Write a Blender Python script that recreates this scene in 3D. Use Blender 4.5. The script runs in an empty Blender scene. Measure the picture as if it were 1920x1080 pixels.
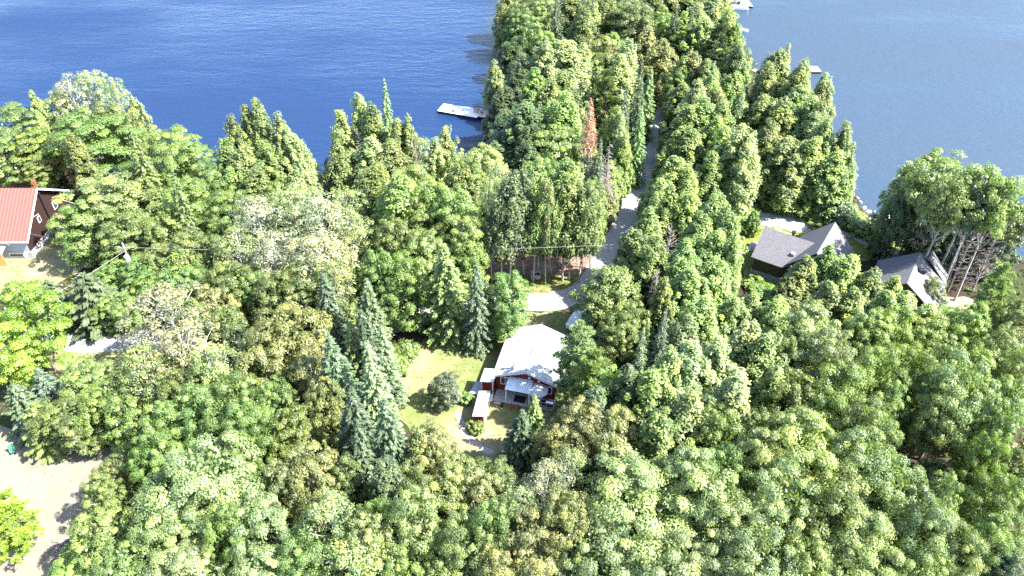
import bpy, math, random
import numpy as np
R_ = math.radians
rng = np.random.default_rng(7); random.seed(7)
sc = bpy.context.scene
C = sc.collection

# ---------------------------------------------------------------- camera, sky, sun, exposure
F_PX, PITCH, CAM_H = 1450.0, R_(40), 64.0
cam = bpy.data.cameras.new('camera'); camo = bpy.data.objects.new('camera', cam); C.objects.link(camo)
camo.location = (0, 0, CAM_H); camo.rotation_euler = (R_(90) - PITCH, 0, 0)
cam.sensor_width = 36; cam.lens = F_PX / 1920 * 36; cam.clip_end = 3000
sc.camera = camo
SUN_EL, SUN_AZ = R_(50), R_(14)          # azimuth measured from +X towards -Y
w = bpy.data.worlds.new('World'); sc.world = w; w.use_nodes = True
wn = w.node_tree; sky = wn.nodes.new('ShaderNodeTexSky'); sky.sky_type = 'NISHITA'; sky.sun_disc = False
sky.sun_elevation = SUN_EL; sky.sun_rotation = R_(90) + SUN_AZ; sky.air_density = 1.0; sky.dust_density = 1.0
wn.links.new(sky.outputs[0], wn.nodes['Background'].inputs[0]); wn.nodes['Background'].inputs[1].default_value = 0.115
sl = bpy.data.lights.new('sun', 'SUN'); sl.energy = 4.6; sl.angle = R_(0.5); sl.color = (1, .97, .91)
so = bpy.data.objects.new('sun', sl); C.objects.link(so)
so.rotation_euler = (0, R_(90) - SUN_EL, -SUN_AZ); so.location = (60, 0, 90)
sc.view_settings.view_transform = 'Standard'; sc.view_settings.look = 'None'
sc.view_settings.exposure = 2.62; sc.view_settings.gamma = 1
sc.cycles.max_bounces = 6; sc.cycles.diffuse_bounces = 3; sc.cycles.glossy_bounces = 2
sc.cycles.transmission_bounces = 3; sc.cycles.transparent_max_bounces = 6
sc.cycles.use_denoising = False

# ---------------------------------------------------------------- plan points read off the survey picture
SP, CP = math.sin(PITCH), math.cos(PITCH)
def g(px, py, z=0.0):
    x = (px - 960) / F_PX; y = -(py - 540) / F_PX
    t = (z - CAM_H) / (-SP + y * CP)
    return (x * t, (CP + y * SP) * t)
def scale_at(X, Y, Z):
    return F_PX / (Y * CP - (Z - CAM_H) * SP)

# ---------------------------------------------------------------- materials
def mat(name, col, rough=.8, spec=.3, metal=0.0):
    m = bpy.data.materials.new(name); m.use_nodes = True
    b = m.node_tree.nodes['Principled BSDF']
    b.inputs['Base Color'].default_value = (*col, 1); b.inputs['Roughness'].default_value = rough
    b.inputs['Specular IOR Level'].default_value = spec; b.inputs['Metallic'].default_value = metal
    return m
def nd(m, t, **kw):
    n = m.node_tree.nodes.new(t)
    for k, v in kw.items():
        if k in n.inputs: n.inputs[k].default_value = v
        else: setattr(n, k, v)
    return n
def ln(m, a, b): m.node_tree.links.new(a, b)
def noise(m, scale, detail=4, rough=.6, vec=None, dim='3D'):
    n = nd(m, 'ShaderNodeTexNoise'); n.noise_dimensions = dim
    n.inputs['Scale'].default_value = scale; n.inputs['Detail'].default_value = detail; n.inputs['Roughness'].default_value = rough
    if vec is None:
        tc = nd(m, 'ShaderNodeTexCoord'); vec = tc.outputs['Object']
    ln(m, vec, n.inputs['Vector']); return n.outputs['Fac']
def ramp(m, fac, stops):
    r = nd(m, 'ShaderNodeValToRGB'); e = r.color_ramp.elements
    while len(e) < len(stops): e.new(.5)
    for i, (p, c) in enumerate(stops): e[i].position = p; e[i].color = (*c, 1)
    ln(m, fac, r.inputs['Fac']); return r.outputs['Color']
def mixc(m, fac, a, b, mode='MIX'):
    n = nd(m, 'ShaderNodeMix'); n.data_type = 'RGBA'; n.blend_type = mode
    for s, v in ((0, fac), (6, a), (7, b)):
        if isinstance(v, bpy.types.NodeSocket): ln(m, v, n.inputs[s])
        elif isinstance(v, tuple): n.inputs[s].default_value = (*v, 1)
        else: n.inputs[s].default_value = v
    return n.outputs[2]
def bsdf(m): return m.node_tree.nodes['Principled BSDF']
def setcol(m, sock): ln(m, sock, bsdf(m).inputs['Base Color'])
def bump(m, h, strength=.4, dist=.1):
    b = nd(m, 'ShaderNodeBump'); b.inputs['Strength'].default_value = strength; b.inputs['Distance'].default_value = dist
    ln(m, h, b.inputs['Height']); ln(m, b.outputs[0], bsdf(m).inputs['Normal'])
def noisy(name, c1, c2, scale=2., rough=.85, spec=.2, bs=.0, detail=5):
    m = mat(name, c1, rough, spec); f = noise(m, scale, detail)
    setcol(m, ramp(m, f, [(.32, c1), (.68, c2)]))
    if bs: bump(m, f, bs)
    return m

def patchy(name, stops_a, stops_b, sA, sB, mask, bs=.5):
    """ground: two noise-coloured covers mixed by a large ragged noise"""
    m = mat(name, (.2, .2, .2), .95, .1)
    a = ramp(m, noise(m, sA, 8, .7), stops_a); b = ramp(m, noise(m, sB, 8, .7), stops_b)
    k = ramp(m, noise(m, mask[0], 7, .65), [(mask[1], (0, 0, 0)), (mask[2], (1, 1, 1))])
    setcol(m, mixc(m, k, a, b)); bump(m, noise(m, 4, 6, .7), bs * .6, .12); return m
M = {}
M['forest_floor'] = patchy('forest_floor', [(.3, (.018, .014, .01)), (.55, (.04, .03, .02)), (.75, (.08, .058, .038))],
                           [(.3, (.014, .026, .008)), (.7, (.04, .06, .017))], 1.3, 1.1, (.18, .45, .6))
M['lawn'] = patchy('lawn', [(.25, (0.076, 0.106, 0.025)), (.55, (0.115, 0.125, 0.048)), (.8, (0.15, 0.148, 0.066))],
                   [(.3, (0.178, 0.153, 0.085)), (.7, (0.238, 0.191, 0.128))], .9, .8, (.13, .45, .66), .3)
M['dry_lawn'] = patchy('dry_lawn', [(.25, (0.119, 0.123, 0.051)), (.7, (0.170, 0.157, 0.085))],
                   [(.3, (0.178, 0.149, 0.093)), (.7, (0.238, 0.191, 0.136))], .9, .8, (.2, .5, .68), .3)
M['needles'] = patchy('needle_litter', [(.25, (0.09, 0.055, 0.042)), (.7, (0.20, 0.135, 0.105))],
                   [(.3, (0.240, 0.200, 0.096)), (.7, (0.320, 0.240, 0.160))], 1.2, .8, (.35, .5, .66), .4)
M['mossy'] = patchy('roadside_grass', [(.25, (.065, .085, .018)), (.7, (.13, .13, .04))],
                   [(.3, (.17, .14, .08)), (.7, (.22, .18, .12))], 1.2, .8, (.3, .50, .66), .4)
M['sand'] = patchy('sand_ground', [(.22, (0.082, 0.071, 0.050)), (.4, (0.146, 0.127, 0.097)), (.8, (0.181, 0.166, 0.129))],
                   [(.3, (0.106, 0.103, 0.053)), (.7, (0.155, 0.135, 0.088))], .7, .9, (.22, .52, .7), .7)
M['gravel'] = patchy('gravel_road', [(.25, (0.189, 0.189, 0.193)), (.7, (0.295, 0.295, 0.299))],
                   [(.3, (0.221, 0.209, 0.189)), (.7, (0.287, 0.275, 0.254))], 2.5, 1.6, (.4, .55, .75), .5)
M['garden'] = patchy('garden_ground', [(.25, (0.063, 0.081, 0.018)), (.55, (0.117, 0.131, 0.032)), (.8, (0.180, 0.180, 0.063))],
                   [(.3, (0.180, 0.158, 0.090)), (.7, (0.252, 0.216, 0.144))], 1.1, .9, (.28, .52, .62), .6)
M['rock'] = noisy('pale_rock', (.2, .19, .18), (.4, .39, .38), 1.6, .9, .2, .8)
M['stone'] = noisy('stone_path', (.2, .17, .155), (.32, .28, .26), 2.5, .9, .2, .5)
M['sandbed'] = M['sand']

# foliage: per-tree colour from the object colour, per-leaf tone from a face attribute
def leafmat(name, transl=.38, rough=.42, spec=.45, tip=(1.35, 1.12, .8)):
    m = mat(name, (.1, .15, .04), rough, spec)
    oi = nd(m, 'ShaderNodeObjectInfo'); at = nd(m, 'ShaderNodeAttribute'); at.attribute_name = 'tone'
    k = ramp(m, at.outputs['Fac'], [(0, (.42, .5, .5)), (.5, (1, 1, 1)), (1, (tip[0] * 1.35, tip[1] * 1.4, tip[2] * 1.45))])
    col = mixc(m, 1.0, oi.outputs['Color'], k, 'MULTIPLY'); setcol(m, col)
    tr = nd(m, 'ShaderNodeBsdfTranslucent')
    tcol = mixc(m, 1.0, col, (1.5, 1.6, .6), 'MULTIPLY'); ln(m, tcol, tr.inputs['Color'])
    mx = nd(m, 'ShaderNodeMixShader'); mx.inputs[0].default_value = transl
    ln(m, bsdf(m).outputs[0], mx.inputs[1]); ln(m, tr.outputs[0], mx.inputs[2])
    ln(m, mx.outputs[0], m.node_tree.nodes['Material Output'].inputs['Surface'])
    return m
M['leaf'] = leafmat('leaf'); M['needle'] = leafmat('needle', .2, .5, .4, (1.1, 1.12, 1.1))
M['scale'] = leafmat('cedar_scale', .28, .5, .35, (1.35, 1.1, .8))
M['undergrowth'] = leafmat('undergrowth_leaf', .2)
M['bark'] = noisy('bark', (.07, .055, .045), (.2, .165, .14), 3, .95, .1, .5)
M['bark_grey'] = noisy('grey_bark', (.2, .185, .17), (.42, .39, .36), 2.5, .95, .1, .5)
M['bark_white'] = noisy('birch_bark', (.25, .235, .22), (.5, .48, .46), 2.5, .85, .2, .3)
M['twig'] = noisy('dead_twig', (.12, .10, .09), (.27, .235, .22), 1.5, .95, .1)

# ---------------------------------------------------------------- object helpers
def link(name, me, m=None, parent=None):
    if m is not None:
        me.materials.clear()
        for x in (m if isinstance(m, (list, tuple)) else [m]): me.materials.append(x)
    o = bpy.data.objects.new(name, me); C.objects.link(o)
    if parent is not None: o.parent = parent
    return o
def tag(o, label=None, cat=None, group=None, kind=None):
    if label: o['label'] = label
    if cat: o['category'] = cat
    if group: o['group'] = group
    if kind: o['kind'] = kind
    return o
def thing(name, label, cat, loc=(0, 0, 0), rz=0, group=None):
    o = bpy.data.objects.new(name, None); C.objects.link(o); o.empty_display_size = .3
    o.location = loc; o.rotation_euler = (0, 0, rz); return tag(o, label, cat, group)

class MB:
    def __init__(s): s.v = []; s.f = []
    def add(s, vs, fs):
        n = len(s.v); s.v += [tuple(map(float, p)) for p in vs]; s.f += [tuple(i + n for i in f) for f in fs]; return s
    def box(s, x0, x1, y0, y1, z0, z1):
        return s.add([(x0, y0, z0), (x1, y0, z0), (x1, y1, z0), (x0, y1, z0), (x0, y0, z1), (x1, y0, z1), (x1, y1, z1), (x0, y1, z1)],
                     [(0, 3, 2, 1), (4, 5, 6, 7), (0, 1, 5, 4), (1, 2, 6, 5), (2, 3, 7, 6), (3, 0, 4, 7)])
    def slab(s, pts, t):
        """polygon (list of 3-D points, roughly planar) given thickness t downwards"""
        n = len(pts); lo = [(p[0], p[1], p[2] - t) for p in pts]
        return s.add(list(pts) + lo, [tuple(range(n)), tuple(range(2 * n - 1, n - 1, -1))] + [(i, i + n, (i + 1) % n + n, (i + 1) % n) for i in range(n)])
    def prism(s, poly, z0, z1):
        return s.slab([(x, y, z1) for x, y in poly], z1 - z0)
    def tube(s, pts, rad, n=6, cap=True):
        if not hasattr(rad, '__len__'): rad = [rad] * len(pts)
        P = [np.array(p, float) for p in pts]; rings = []; vs = []
        for i, p in enumerate(P):
            d = P[min(i + 1, len(P) - 1)] - P[max(i - 1, 0)]; d = d / (np.linalg.norm(d) + 1e-9)
            a = np.cross(d, (0, 0, 1.0) if abs(d[2]) < .9 else (1.0, 0, 0)); a /= np.linalg.norm(a); b = np.cross(d, a)
            for k in range(n):
                t = 2 * math.pi * k / n; vs.append(p + rad[i] * (math.cos(t) * a + math.sin(t) * b))
        fs = []
        for i in range(len(P) - 1):
            for k in range(n):
                fs.append((i * n + k, i * n + (k + 1) % n, (i + 1) * n + (k + 1) % n, (i + 1) * n + k))
        if cap: fs.append(tuple(range(n - 1, -1, -1))); fs.append(tuple(range((len(P) - 1) * n, len(P) * n)))
        return s.add(vs, fs)
    def me(s, name):
        m = bpy.data.meshes.new(name); m.from_pydata(s.v, [], s.f); m.update(); return m
    def build(s, name, m, parent=None, smooth=False, bevel=0):
        me = s.me(name)
        if smooth: me.polygons.foreach_set('use_smooth', [True] * len(me.polygons))
        o = link(name, me, m, parent)
        if bevel:
            b = o.modifiers.new('bevel', 'BEVEL'); b.width = bevel; b.segments = 2
        return o

# ---------------------------------------------------------------- the setting: terrain, water, ground covers
SHORE_PX = [(-900, 270), (-300, 285), (0, 292), (110, 306), (200, 318), (300, 335), (400, 345), (480, 352), (560, 352), (640, 350), (720, 332), (800, 310), (880, 292), (915, 265),
            (930, 240), (938, 215), (936, 170), (935, 130), (932, 60), (940, 0), (950, -150), (960, -300),
            (1385, -300), (1370, -150), (1368, -30), (1372, 20), (1385, 45), (1392, 75), (1405, 110), (1420, 140), (1436, 158), (1480, 190), (1540, 230), (1580, 280), (1602, 335),
            (1608, 368), (1618, 392), (1636, 408), (1662, 414), (1700, 426), (1760, 448), (1850, 478), (1960, 500), (2300, 540), (3200, 640)]
WZ = -1.0
SHORE = np.array([g(x, y, WZ) for x, y in SHORE_PX] + [(420, -120), (-420, -120)])
def seg_dist(P, poly):
    d = np.full(len(P), 1e9)
    for i in range(len(poly)):
        a = poly[i]; b = poly[(i + 1) % len(poly)]; ab = b - a
        t = np.clip(((P - a) @ ab) / (ab @ ab), 0, 1); d = np.minimum(d, np.hypot(*(P - a - t[:, None] * ab).T))
    return d
def inside(P, poly):
    r = np.zeros(len(P), bool)
    for i in range(len(poly)):
        a = poly[i]; b = poly[(i + 1) % len(poly)]
        c = ((a[1] > P[:, 1]) != (b[1] > P[:, 1])) & (P[:, 0] < (b[0] - a[0]) * (P[:, 1] - a[1]) / (b[1] - a[1] + 1e-12) + a[0]); r ^= c
    return r
def wob(P, s, seed=0):
    x, y = P[:, 0] / s + seed, P[:, 1] / s - seed
    return (np.sin(x * 1.7 + 1.3 * np.sin(y * 1.1)) + np.sin(y * 2.3 + 1.7 * np.sin(x * 1.3 + 2)) + .5 * np.sin(x * 4.1 + y * 3.3)) / 2.5
def land_dist(P):
    d = seg_dist(P, SHORE) * np.where(inside(P, SHORE), 1, -1); return d + .7 * wob(P, 2.5) + .3 * wob(P, .9, 3)
def grid_mesh(name, xs, ys, zf, attr=None):
    X, Y = np.meshgrid(xs, ys); P = np.stack([X.ravel(), Y.ravel()], 1); Z = zf(P)
    nx, ny = len(xs), len(ys); i = np.arange((nx - 1) * (ny - 1)); r = i // (nx - 1) * nx + i % (nx - 1)
    Fq = np.stack([r, r + 1, r + nx + 1, r + nx], 1)
    me = bpy.data.meshes.new(name); me.vertices.add(len(P)); me.vertices.foreach_set('co', np.column_stack([P, Z]).ravel())
    me.loops.add(Fq.size); me.loops.foreach_set('vertex_index', Fq.ravel())
    me.polygons.add(len(Fq)); me.polygons.foreach_set('loop_start', np.arange(len(Fq)) * 4); me.polygons.foreach_set('use_smooth', np.ones(len(Fq), bool))
    if attr:
        a = me.attributes.new(attr[0], 'FLOAT', 'POINT'); a.data.foreach_set('value', attr[1](P))
    me.update(); me.validate(); return me
xs = np.concatenate([np.arange(-900, -150, 40), np.arange(-150, 150, 1.25), np.arange(150, 901, 40)])
ys = np.concatenate([np.arange(-200, 20, 20), np.arange(20, 190, 1.25), np.arange(190, 1400, 40)])
def terr(P):
    d = land_dist(P); return np.where(d > 3, 0.0, np.maximum(-6, np.where(d > 0, (d - 3) / 3 * 1.0, -1.0 + d * .28))) - .02
ground = link('ground', grid_mesh('ground', xs, ys, terr), M['forest_floor']); tag(ground, kind='structure')

mw = mat('lake_water', (.01, .035, .16), .4, .5); bsdf(mw).inputs['IOR'].default_value = 1.33
tc = nd(mw, 'ShaderNodeTexCoord')
def wave(scale, sx, sy, rot, detail=3):
    mp = nd(mw, 'ShaderNodeMapping'); mp.inputs['Scale'].default_value = (sx, sy, 1); mp.inputs['Rotation'].default_value = (0, 0, rot)
    ln(mw, tc.outputs['Object'], mp.inputs['Vector']); return noise(mw, scale, detail, .6, mp.outputs['Vector'])
n1 = wave(.55, .35, 1.0, .12, 4); n2 = wave(1.6, .6, 1.0, -.35, 3)
ad = nd(mw, 'ShaderNodeMath'); ad.operation = 'MULTIPLY_ADD'; ln(mw, n2, ad.inputs[0]); ad.inputs[1].default_value = .45; ln(mw, n1, ad.inputs[2])
bump(mw, ad.outputs[0], .45, .5)
lanes = wave(.016, .5, 1.4, -.25, 4)
rg = nd(mw, 'ShaderNodeMapRange'); ln(mw, lanes, rg.inputs[0]); rg.inputs[1].default_value = .40; rg.inputs[2].default_value = .60; rg.inputs[3].default_value = .22; rg.inputs[4].default_value = .66
ln(mw, rg.outputs[0], bsdf(mw).inputs['Roughness'])
at = nd(mw, 'ShaderNodeAttribute'); at.attribute_name = 'depth'
a2 = nd(mw, 'ShaderNodeAttribute'); a2.attribute_name = 'glitter_tint'
wcol = ramp(mw, at.outputs['Fac'], [(0, (.05, .045, .03)), (.05, (.012, .018, .025)), (.5, (.003, .016, .052)), (1, (.004, .0175, .058))])
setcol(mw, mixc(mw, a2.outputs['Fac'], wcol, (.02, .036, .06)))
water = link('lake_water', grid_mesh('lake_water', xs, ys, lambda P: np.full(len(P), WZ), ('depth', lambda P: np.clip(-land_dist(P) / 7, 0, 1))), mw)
sa = water.data.attributes.new('glitter_tint', 'FLOAT', 'POINT')     # sun glitter on the bay, put into the water colour as a paler tint
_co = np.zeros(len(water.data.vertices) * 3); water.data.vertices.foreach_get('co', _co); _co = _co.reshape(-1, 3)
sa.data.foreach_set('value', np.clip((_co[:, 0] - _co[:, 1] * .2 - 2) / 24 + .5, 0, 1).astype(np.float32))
tag(water, kind='structure')

def ragged(px, jit=.35, step=1.0, z=0, seed=1):
    W = [np.array(g(x, y)) for x, y in px]; out = []; r = random.Random(seed)
    for i in range(len(W)):
        a, b = W[i], W[(i + 1) % len(W)]; n = max(1, int(np.hypot(*(b - a)) / step))
        for k in range(n): out.append(a + (b - a) * k / n + np.array([r.uniform(-jit, jit), r.uniform(-jit, jit)]))
    return out
CLEAR = []
def cover(name, px, m, z, jit=.4, seed=1, clear=True):
    pts = ragged(px, jit, 1.0, 0, seed); mb = MB(); mb.add([(p[0], p[1], z) for p in pts], [tuple(range(len(pts)))])
    o = mb.build(name, m); tag(o, kind='structure')
    mod = None
    if clear: CLEAR.append(np.array(pts))
    return o
cover('lawn', [(930, 612), (960, 585), (1010, 583), (1066, 585), (1105, 612), (1090, 660), (1080, 790), (1000, 830), (945, 870), (830, 870), (775, 825), (735, 775), (742, 700), (770, 655), (830, 620), (890, 612)], M['lawn'], .012, .5)
cover('lawn', [(-160, 300), (60, 312), (100, 340), (125, 395), (150, 440), (185, 475), (150, 515), (90, 545), (20, 552), (-160, 560)], M['dry_lawn'], .012, .5, 2)
cover('lawn', [(80, 655), (240, 650), (250, 690), (230, 730), (120, 735), (85, 700)], M['lawn'], .012, .4, 3)
cover('needle_ground', [(1015, 425), (1100, 425), (1112, 455), (1108, 500), (1100, 516), (985, 520), (900, 515), (890, 470), (1000, 460)], M['needles'], .012, .5, 4)
cover('roadside_grass', [(980, 518), (1105, 512), (1128, 500), (1120, 540), (1090, 548), (985, 552), (950, 550)], M['mossy'], .016, .3, 5)
cover('sand_clearing', [(-200, 780), (0, 800), (40, 812), (110, 835), (235, 835), (240, 925), (160, 960), (150, 1010), (125, 1060), (100, 1140), (-200, 1180)], M['sand'], .012, .6, 6)
cover('garden_ground', [(1370, 365), (1420, 362), (1500, 378), (1560, 385), (1612, 392), (1640, 415), (1690, 440), (1690, 480), (1560, 500), (1400, 560), (1375, 440)], M['garden'], .012, .4, 7)
cover('dry_ground', [(1800, 1010), (1880, 1000), (1890, 1060), (1830, 1090), (1780, 1070)], M['dry_lawn'], .012, .4, 8)
cover('dry_ground', [(1395, 530), (1450, 535), (1440, 560), (1400, 560)], M['dry_lawn'], .016, .3, 9)
cover('dry_ground', [(1770, 555), (1840, 560), (1820, 580), (1770, 575)], M['sand'], .016, .3, 10)

def strip(name, px, wid, m, z, jit=.15, clear=True, seed=0, step=1.2):
    W = [np.array(g(x, y)) for x, y in px]; P = []
    for i in range(len(W) - 1):
        a = W[max(i - 1, 0)]; b = W[i]; c = W[i + 1]; d = W[min(i + 2, len(W) - 1)]; n = max(2, int(np.hypot(*(c - b)) / step))
        for k in range(n):
            t = k / n; P.append(.5 * (2 * b + (c - a) * t + (2 * a - 5 * b + 4 * c - d) * t * t + (3 * b - a - 3 * c + d) * t ** 3))
    P.append(W[-1]); r = random.Random(seed); L = []; Rr = []
    for i, p in enumerate(P):
        t = P[min(i + 1, len(P) - 1)] - P[max(i - 1, 0)]; t = t / np.hypot(*t); nrm = np.array([-t[1], t[0]])
        L.append(p + nrm * (wid / 2 + r.uniform(-jit, jit))); Rr.append(p - nrm * (wid / 2 + r.uniform(-jit, jit)))
    n = len(P); vs = [(q[0], q[1], z) for q in L] + [(q[0], q[1], z) for q in Rr]
    o = MB().add(vs, [(i, i + n, i + n + 1, i + 1) for i in range(n - 1)]).build(name, m); tag(o, kind='structure')
    if clear: CLEAR.append(np.array(L + Rr[::-1]))
    return o
strip('gravel_road', [(-120, 645), (60, 641), (170, 640), (260, 640), (360, 648), (500, 652), (650, 630), (800, 590), (900, 568), (985, 566), (1050, 563), (1092, 548), (1118, 515), (1142, 475), (1170, 420), (1195, 352), (1222, 290), (1243, 225), (1262, 165)], 3.5, M['gravel'], .030, .22)
strip('stone_path', [(858, 770), (868, 800), (872, 812), (885, 828), (906, 842), (925, 850)], .65, M['stone'], .034, .08, True, 3)
strip('stone_path', [(845, 728), (868, 745), (885, 752)], .6, M['stone'], .034, .08, True, 4)
strip('stone_path', [(1385, 352), (1420, 370), (1468, 384), (1490, 410), (1520, 438)], 1.0, M['stone'], .034, .1, True, 5)
strip('stone_path', [(1500, 400), (1530, 420), (1560, 440)], .7, M['stone'], .034, .1, True, 6)
strip('stone_path', [(1560, 430), (1600, 445), (1640, 462), (1690, 478)], .9, M['rock'], .034, .15, True, 7)
def boulder(px, py, r, h, label, seed, grp=None):
    rr = random.Random(seed); X, Y = g(px, py); n = 12; mb = MB(); prof = [(1.0, -.1), (.97, .25), (.8, .7), (.45, .95)]
    jit = [rr.uniform(.75, 1.2) for _ in range(n)]; vs = []
    for f, z in prof:
        for k in range(n):
            a = 2 * math.pi * k / n; q = f * jit[k] * rr.uniform(.93, 1.07); vs.append((math.cos(a) * q * r, math.sin(a) * q * r * .6, z * h * rr.uniform(.85, 1.1)))
    vs.append((0, 0, h)); fs = []
    for i in range(3):
        for k in range(n): fs.append((i * n + k, i * n + (k + 1) % n, (i + 1) * n + (k + 1) % n, (i + 1) * n + k))
    for k in range(n): fs.append((3 * n + k, 3 * n + (k + 1) % n, 4 * n))
    o = mb.add(vs, fs).build('rock_outcrop', M['rock']); o.location = (X, Y, 0); o.rotation_euler = (0, 0, rr.uniform(0, 6))
    tag(o, label, 'rock', grp)
boulder(1455, 412, 3.0, .5, 'largest pale bedrock outcrop behind the dark grey house roof', 1)
boulder(1490, 425, 2.3, .4, 'pale flat rock just behind the black vent of the grey house', 2)
boulder(1412, 392, 1.5, .5, 'small white rock beside the slender young tree on the garden slope', 3)
boulder(1412, 465, 1.2, .5, 'round pale rock at the corner of the grey house', 4)
for q_, (bx_, by_) in enumerate(((1612, 380), (1620, 391), (1627, 398), (1634, 405), (1641, 409), (1650, 413), (1606, 372), (1630, 410))):
    boulder(bx_, by_, .35 + .12 * (q_ % 3), .35, 'small boulder at the waterline between cedar point and white dock', 20 + q_, 'boulders along the beach waterline')
boulder(1655, 455, 1.4, .35, 'pale rock on the bank between house and cedar grove', 5)

# ---------------------------------------------------------------- BUILDINGS
M['white_metal'] = mat('white_roof_metal', (.45, .455, .46), .38, .5)
setcol(M['white_metal'], ramp(M['white_metal'], noise(M['white_metal'], .9, 6, .65), [(.3, (.24, .235, .225)), (.5, (.36, .365, .37)), (.7, (.42, .425, .43))]))
M['grey_metal'] = noisy('galvanised_sheet', (.42, .47, .50), (.62, .68, .72), 1.2, .35, .5)
M['red_siding'] = mat('red_siding', (.20, .025, .02), .6, .3)
wv = nd(M['red_siding'], 'ShaderNodeTexWave'); wv.bands_direction = 'Z'; wv.inputs['Scale'].default_value = 3.2; wv.inputs['Distortion'].default_value = .1
_t = nd(M['red_siding'], 'ShaderNodeTexCoord'); ln(M['red_siding'], _t.outputs['Object'], wv.inputs['Vector'])
setcol(M['red_siding'], ramp(M['red_siding'], wv.outputs['Fac'], [(0, (.12, .015, .012)), (.3, (.22, .028, .022))]))
M['white_trim'] = mat('white_trim', (.75, .75, .73), .5, .4)
M['glass'] = mat('window_glass', (.03, .04, .05), .06, .7)
M['deck'] = mat('grey_deck_boards', (.3, .28, .26), .8, .2)
w2 = nd(M['deck'], 'ShaderNodeTexWave'); w2.bands_direction = 'X'; w2.inputs['Scale'].default_value = 2.2
_t = nd(M['deck'], 'ShaderNodeTexCoord'); ln(M['deck'], _t.outputs['Object'], w2.inputs['Vector'])
setcol(M['deck'], ramp(M['deck'], w2.outputs['Fac'], [(0, (.12, .11, .1)), (.22, (.33, .31, .29)), (1, (.42, .4, .37))]))
M['dark'] = mat('dark_rubber', (.015, .015, .018), .7, .3)
M['steel'] = mat('flue_steel', (.55, .55, .55), .3, .5, .8)
M['wood'] = noisy('weathered_wood', (.32, .27, .22), (.5, .44, .37), 3, .85, .2)
M['orange_wood'] = noisy('orange_wood', (.5, .2, .06), (.6, .27, .09), 3, .7, .3)
M['shingle'] = mat('grey_shingles', (.2, .2, .21), .9, .2)
bk = nd(M['shingle'], 'ShaderNodeTexBrick'); bk.inputs['Scale'].default_value = 2.4; bk.inputs['Mortar Size'].default_value = .02
bk.inputs['Color1'].default_value = (.085, .083, .09, 1); bk.inputs['Color2'].default_value = (.13, .127, .137, 1); bk.inputs['Mortar'].default_value = (.05, .05, .055, 1)
_t = nd(M['shingle'], 'ShaderNodeTexCoord'); ln(M['shingle'], _t.outputs['Object'], bk.inputs['Vector'])
setcol(M['shingle'], mixc(M['shingle'], .5, bk.outputs['Color'], ramp(M['shingle'], noise(M['shingle'], 3.5, 6, .8), [(.3, (.06, .057, .062)), (.7, (.17, .165, .175))])))
M['brown_siding'] = noisy('brown_siding', (.05, .038, .028), (.08, .06, .045), 2, .7, .2)
M['stone_wall'] = mat('stone_veneer', (.3, .29, .27), .9, .2)
b2 = nd(M['stone_wall'], 'ShaderNodeTexBrick'); b2.inputs['Scale'].default_value = 2.2
b2.inputs['Color1'].default_value = (.22, .21, .2, 1); b2.inputs['Color2'].default_value = (.42, .41, .39, 1); b2.inputs['Mortar'].default_value = (.15, .14, .13, 1)
_t = nd(M['stone_wall'], 'ShaderNodeTexCoord'); _m = nd(M['stone_wall'], 'ShaderNodeMapping'); _m.inputs['Rotation'].default_value = (R_(90), 0, 0)
ln(M['stone_wall'], _t.outputs['Object'], _m.inputs['Vector']); ln(M['stone_wall'], _m.outputs[0], b2.inputs['Vector']); setcol(M['stone_wall'], b2.outputs['Color'])
M['red_metal'] = mat('orange_red_metal', (.8, .055, .042), .45, .5)
M['maroon'] = mat('dark_maroon_siding', (.045, .018, .016), .7, .3)
w3 = nd(M['maroon'], 'ShaderNodeTexWave'); w3.bands_direction = 'Y'; w3.inputs['Scale'].default_value = 2.5
_t = nd(M['maroon'], 'ShaderNodeTexCoord'); ln(M['maroon'], _t.outputs['Object'], w3.inputs['Vector'])
setcol(M['maroon'], ramp(M['maroon'], w3.outputs['Fac'], [(0, (.010, .004, .004)), (.25, (.026, .010, .009))]))
M['blue_grey'] = mat('blue_grey_siding', (.27, .30, .34), .7, .3)
M['concrete'] = noisy('pale_concrete', (.25, .25, .24), (.36, .36, .35), 1.5, .9, .2)
M['fabric'] = noisy('grey_fabric', (.38, .36, .35), (.5, .48, .47), 2, .9, .1)
M['flower'] = mat('red_flowers', (.55, .04, .08), .7, .2)
M['pot'] = mat('clay_pot', (.3, .13, .08), .8, .2)
M['white_paint'] = mat('white_paint', (.8, .8, .8), .35, .5)
M['blue_cloth'] = mat('pale_blue_canvas', (.5, .62, .75), .8, .2)
M['black'] = mat('black_plastic', (.012, .012, .014), .4, .5)
M['green_cloth'] = mat('green_canvas', (.03, .12, .08), .8, .2)
M['tan_deck'] = noisy('tan_planks', (.42, .33, .26), (.6, .49, .4), 1.5, .8, .2)
M['tan_white'] = noisy('bleached_planks', (.62, .57, .53), (.78, .73, .69), 1.0, .8, .2)

def ribs(mb, a, b, c, d, n, h=.035, wv_=.03):
    """standing seams from edge a-b to edge d-c on a roof plane"""
    a, b, c, d = map(np.array, (a, b, c, d))
    for i in range(n + 1):
        t = i / n; p = a + (b - a) * t; q = d + (c - d) * t; mb.tube([p + (0, 0, h * .6), q + (0, 0, h * .6)], wv_, 4)

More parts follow.
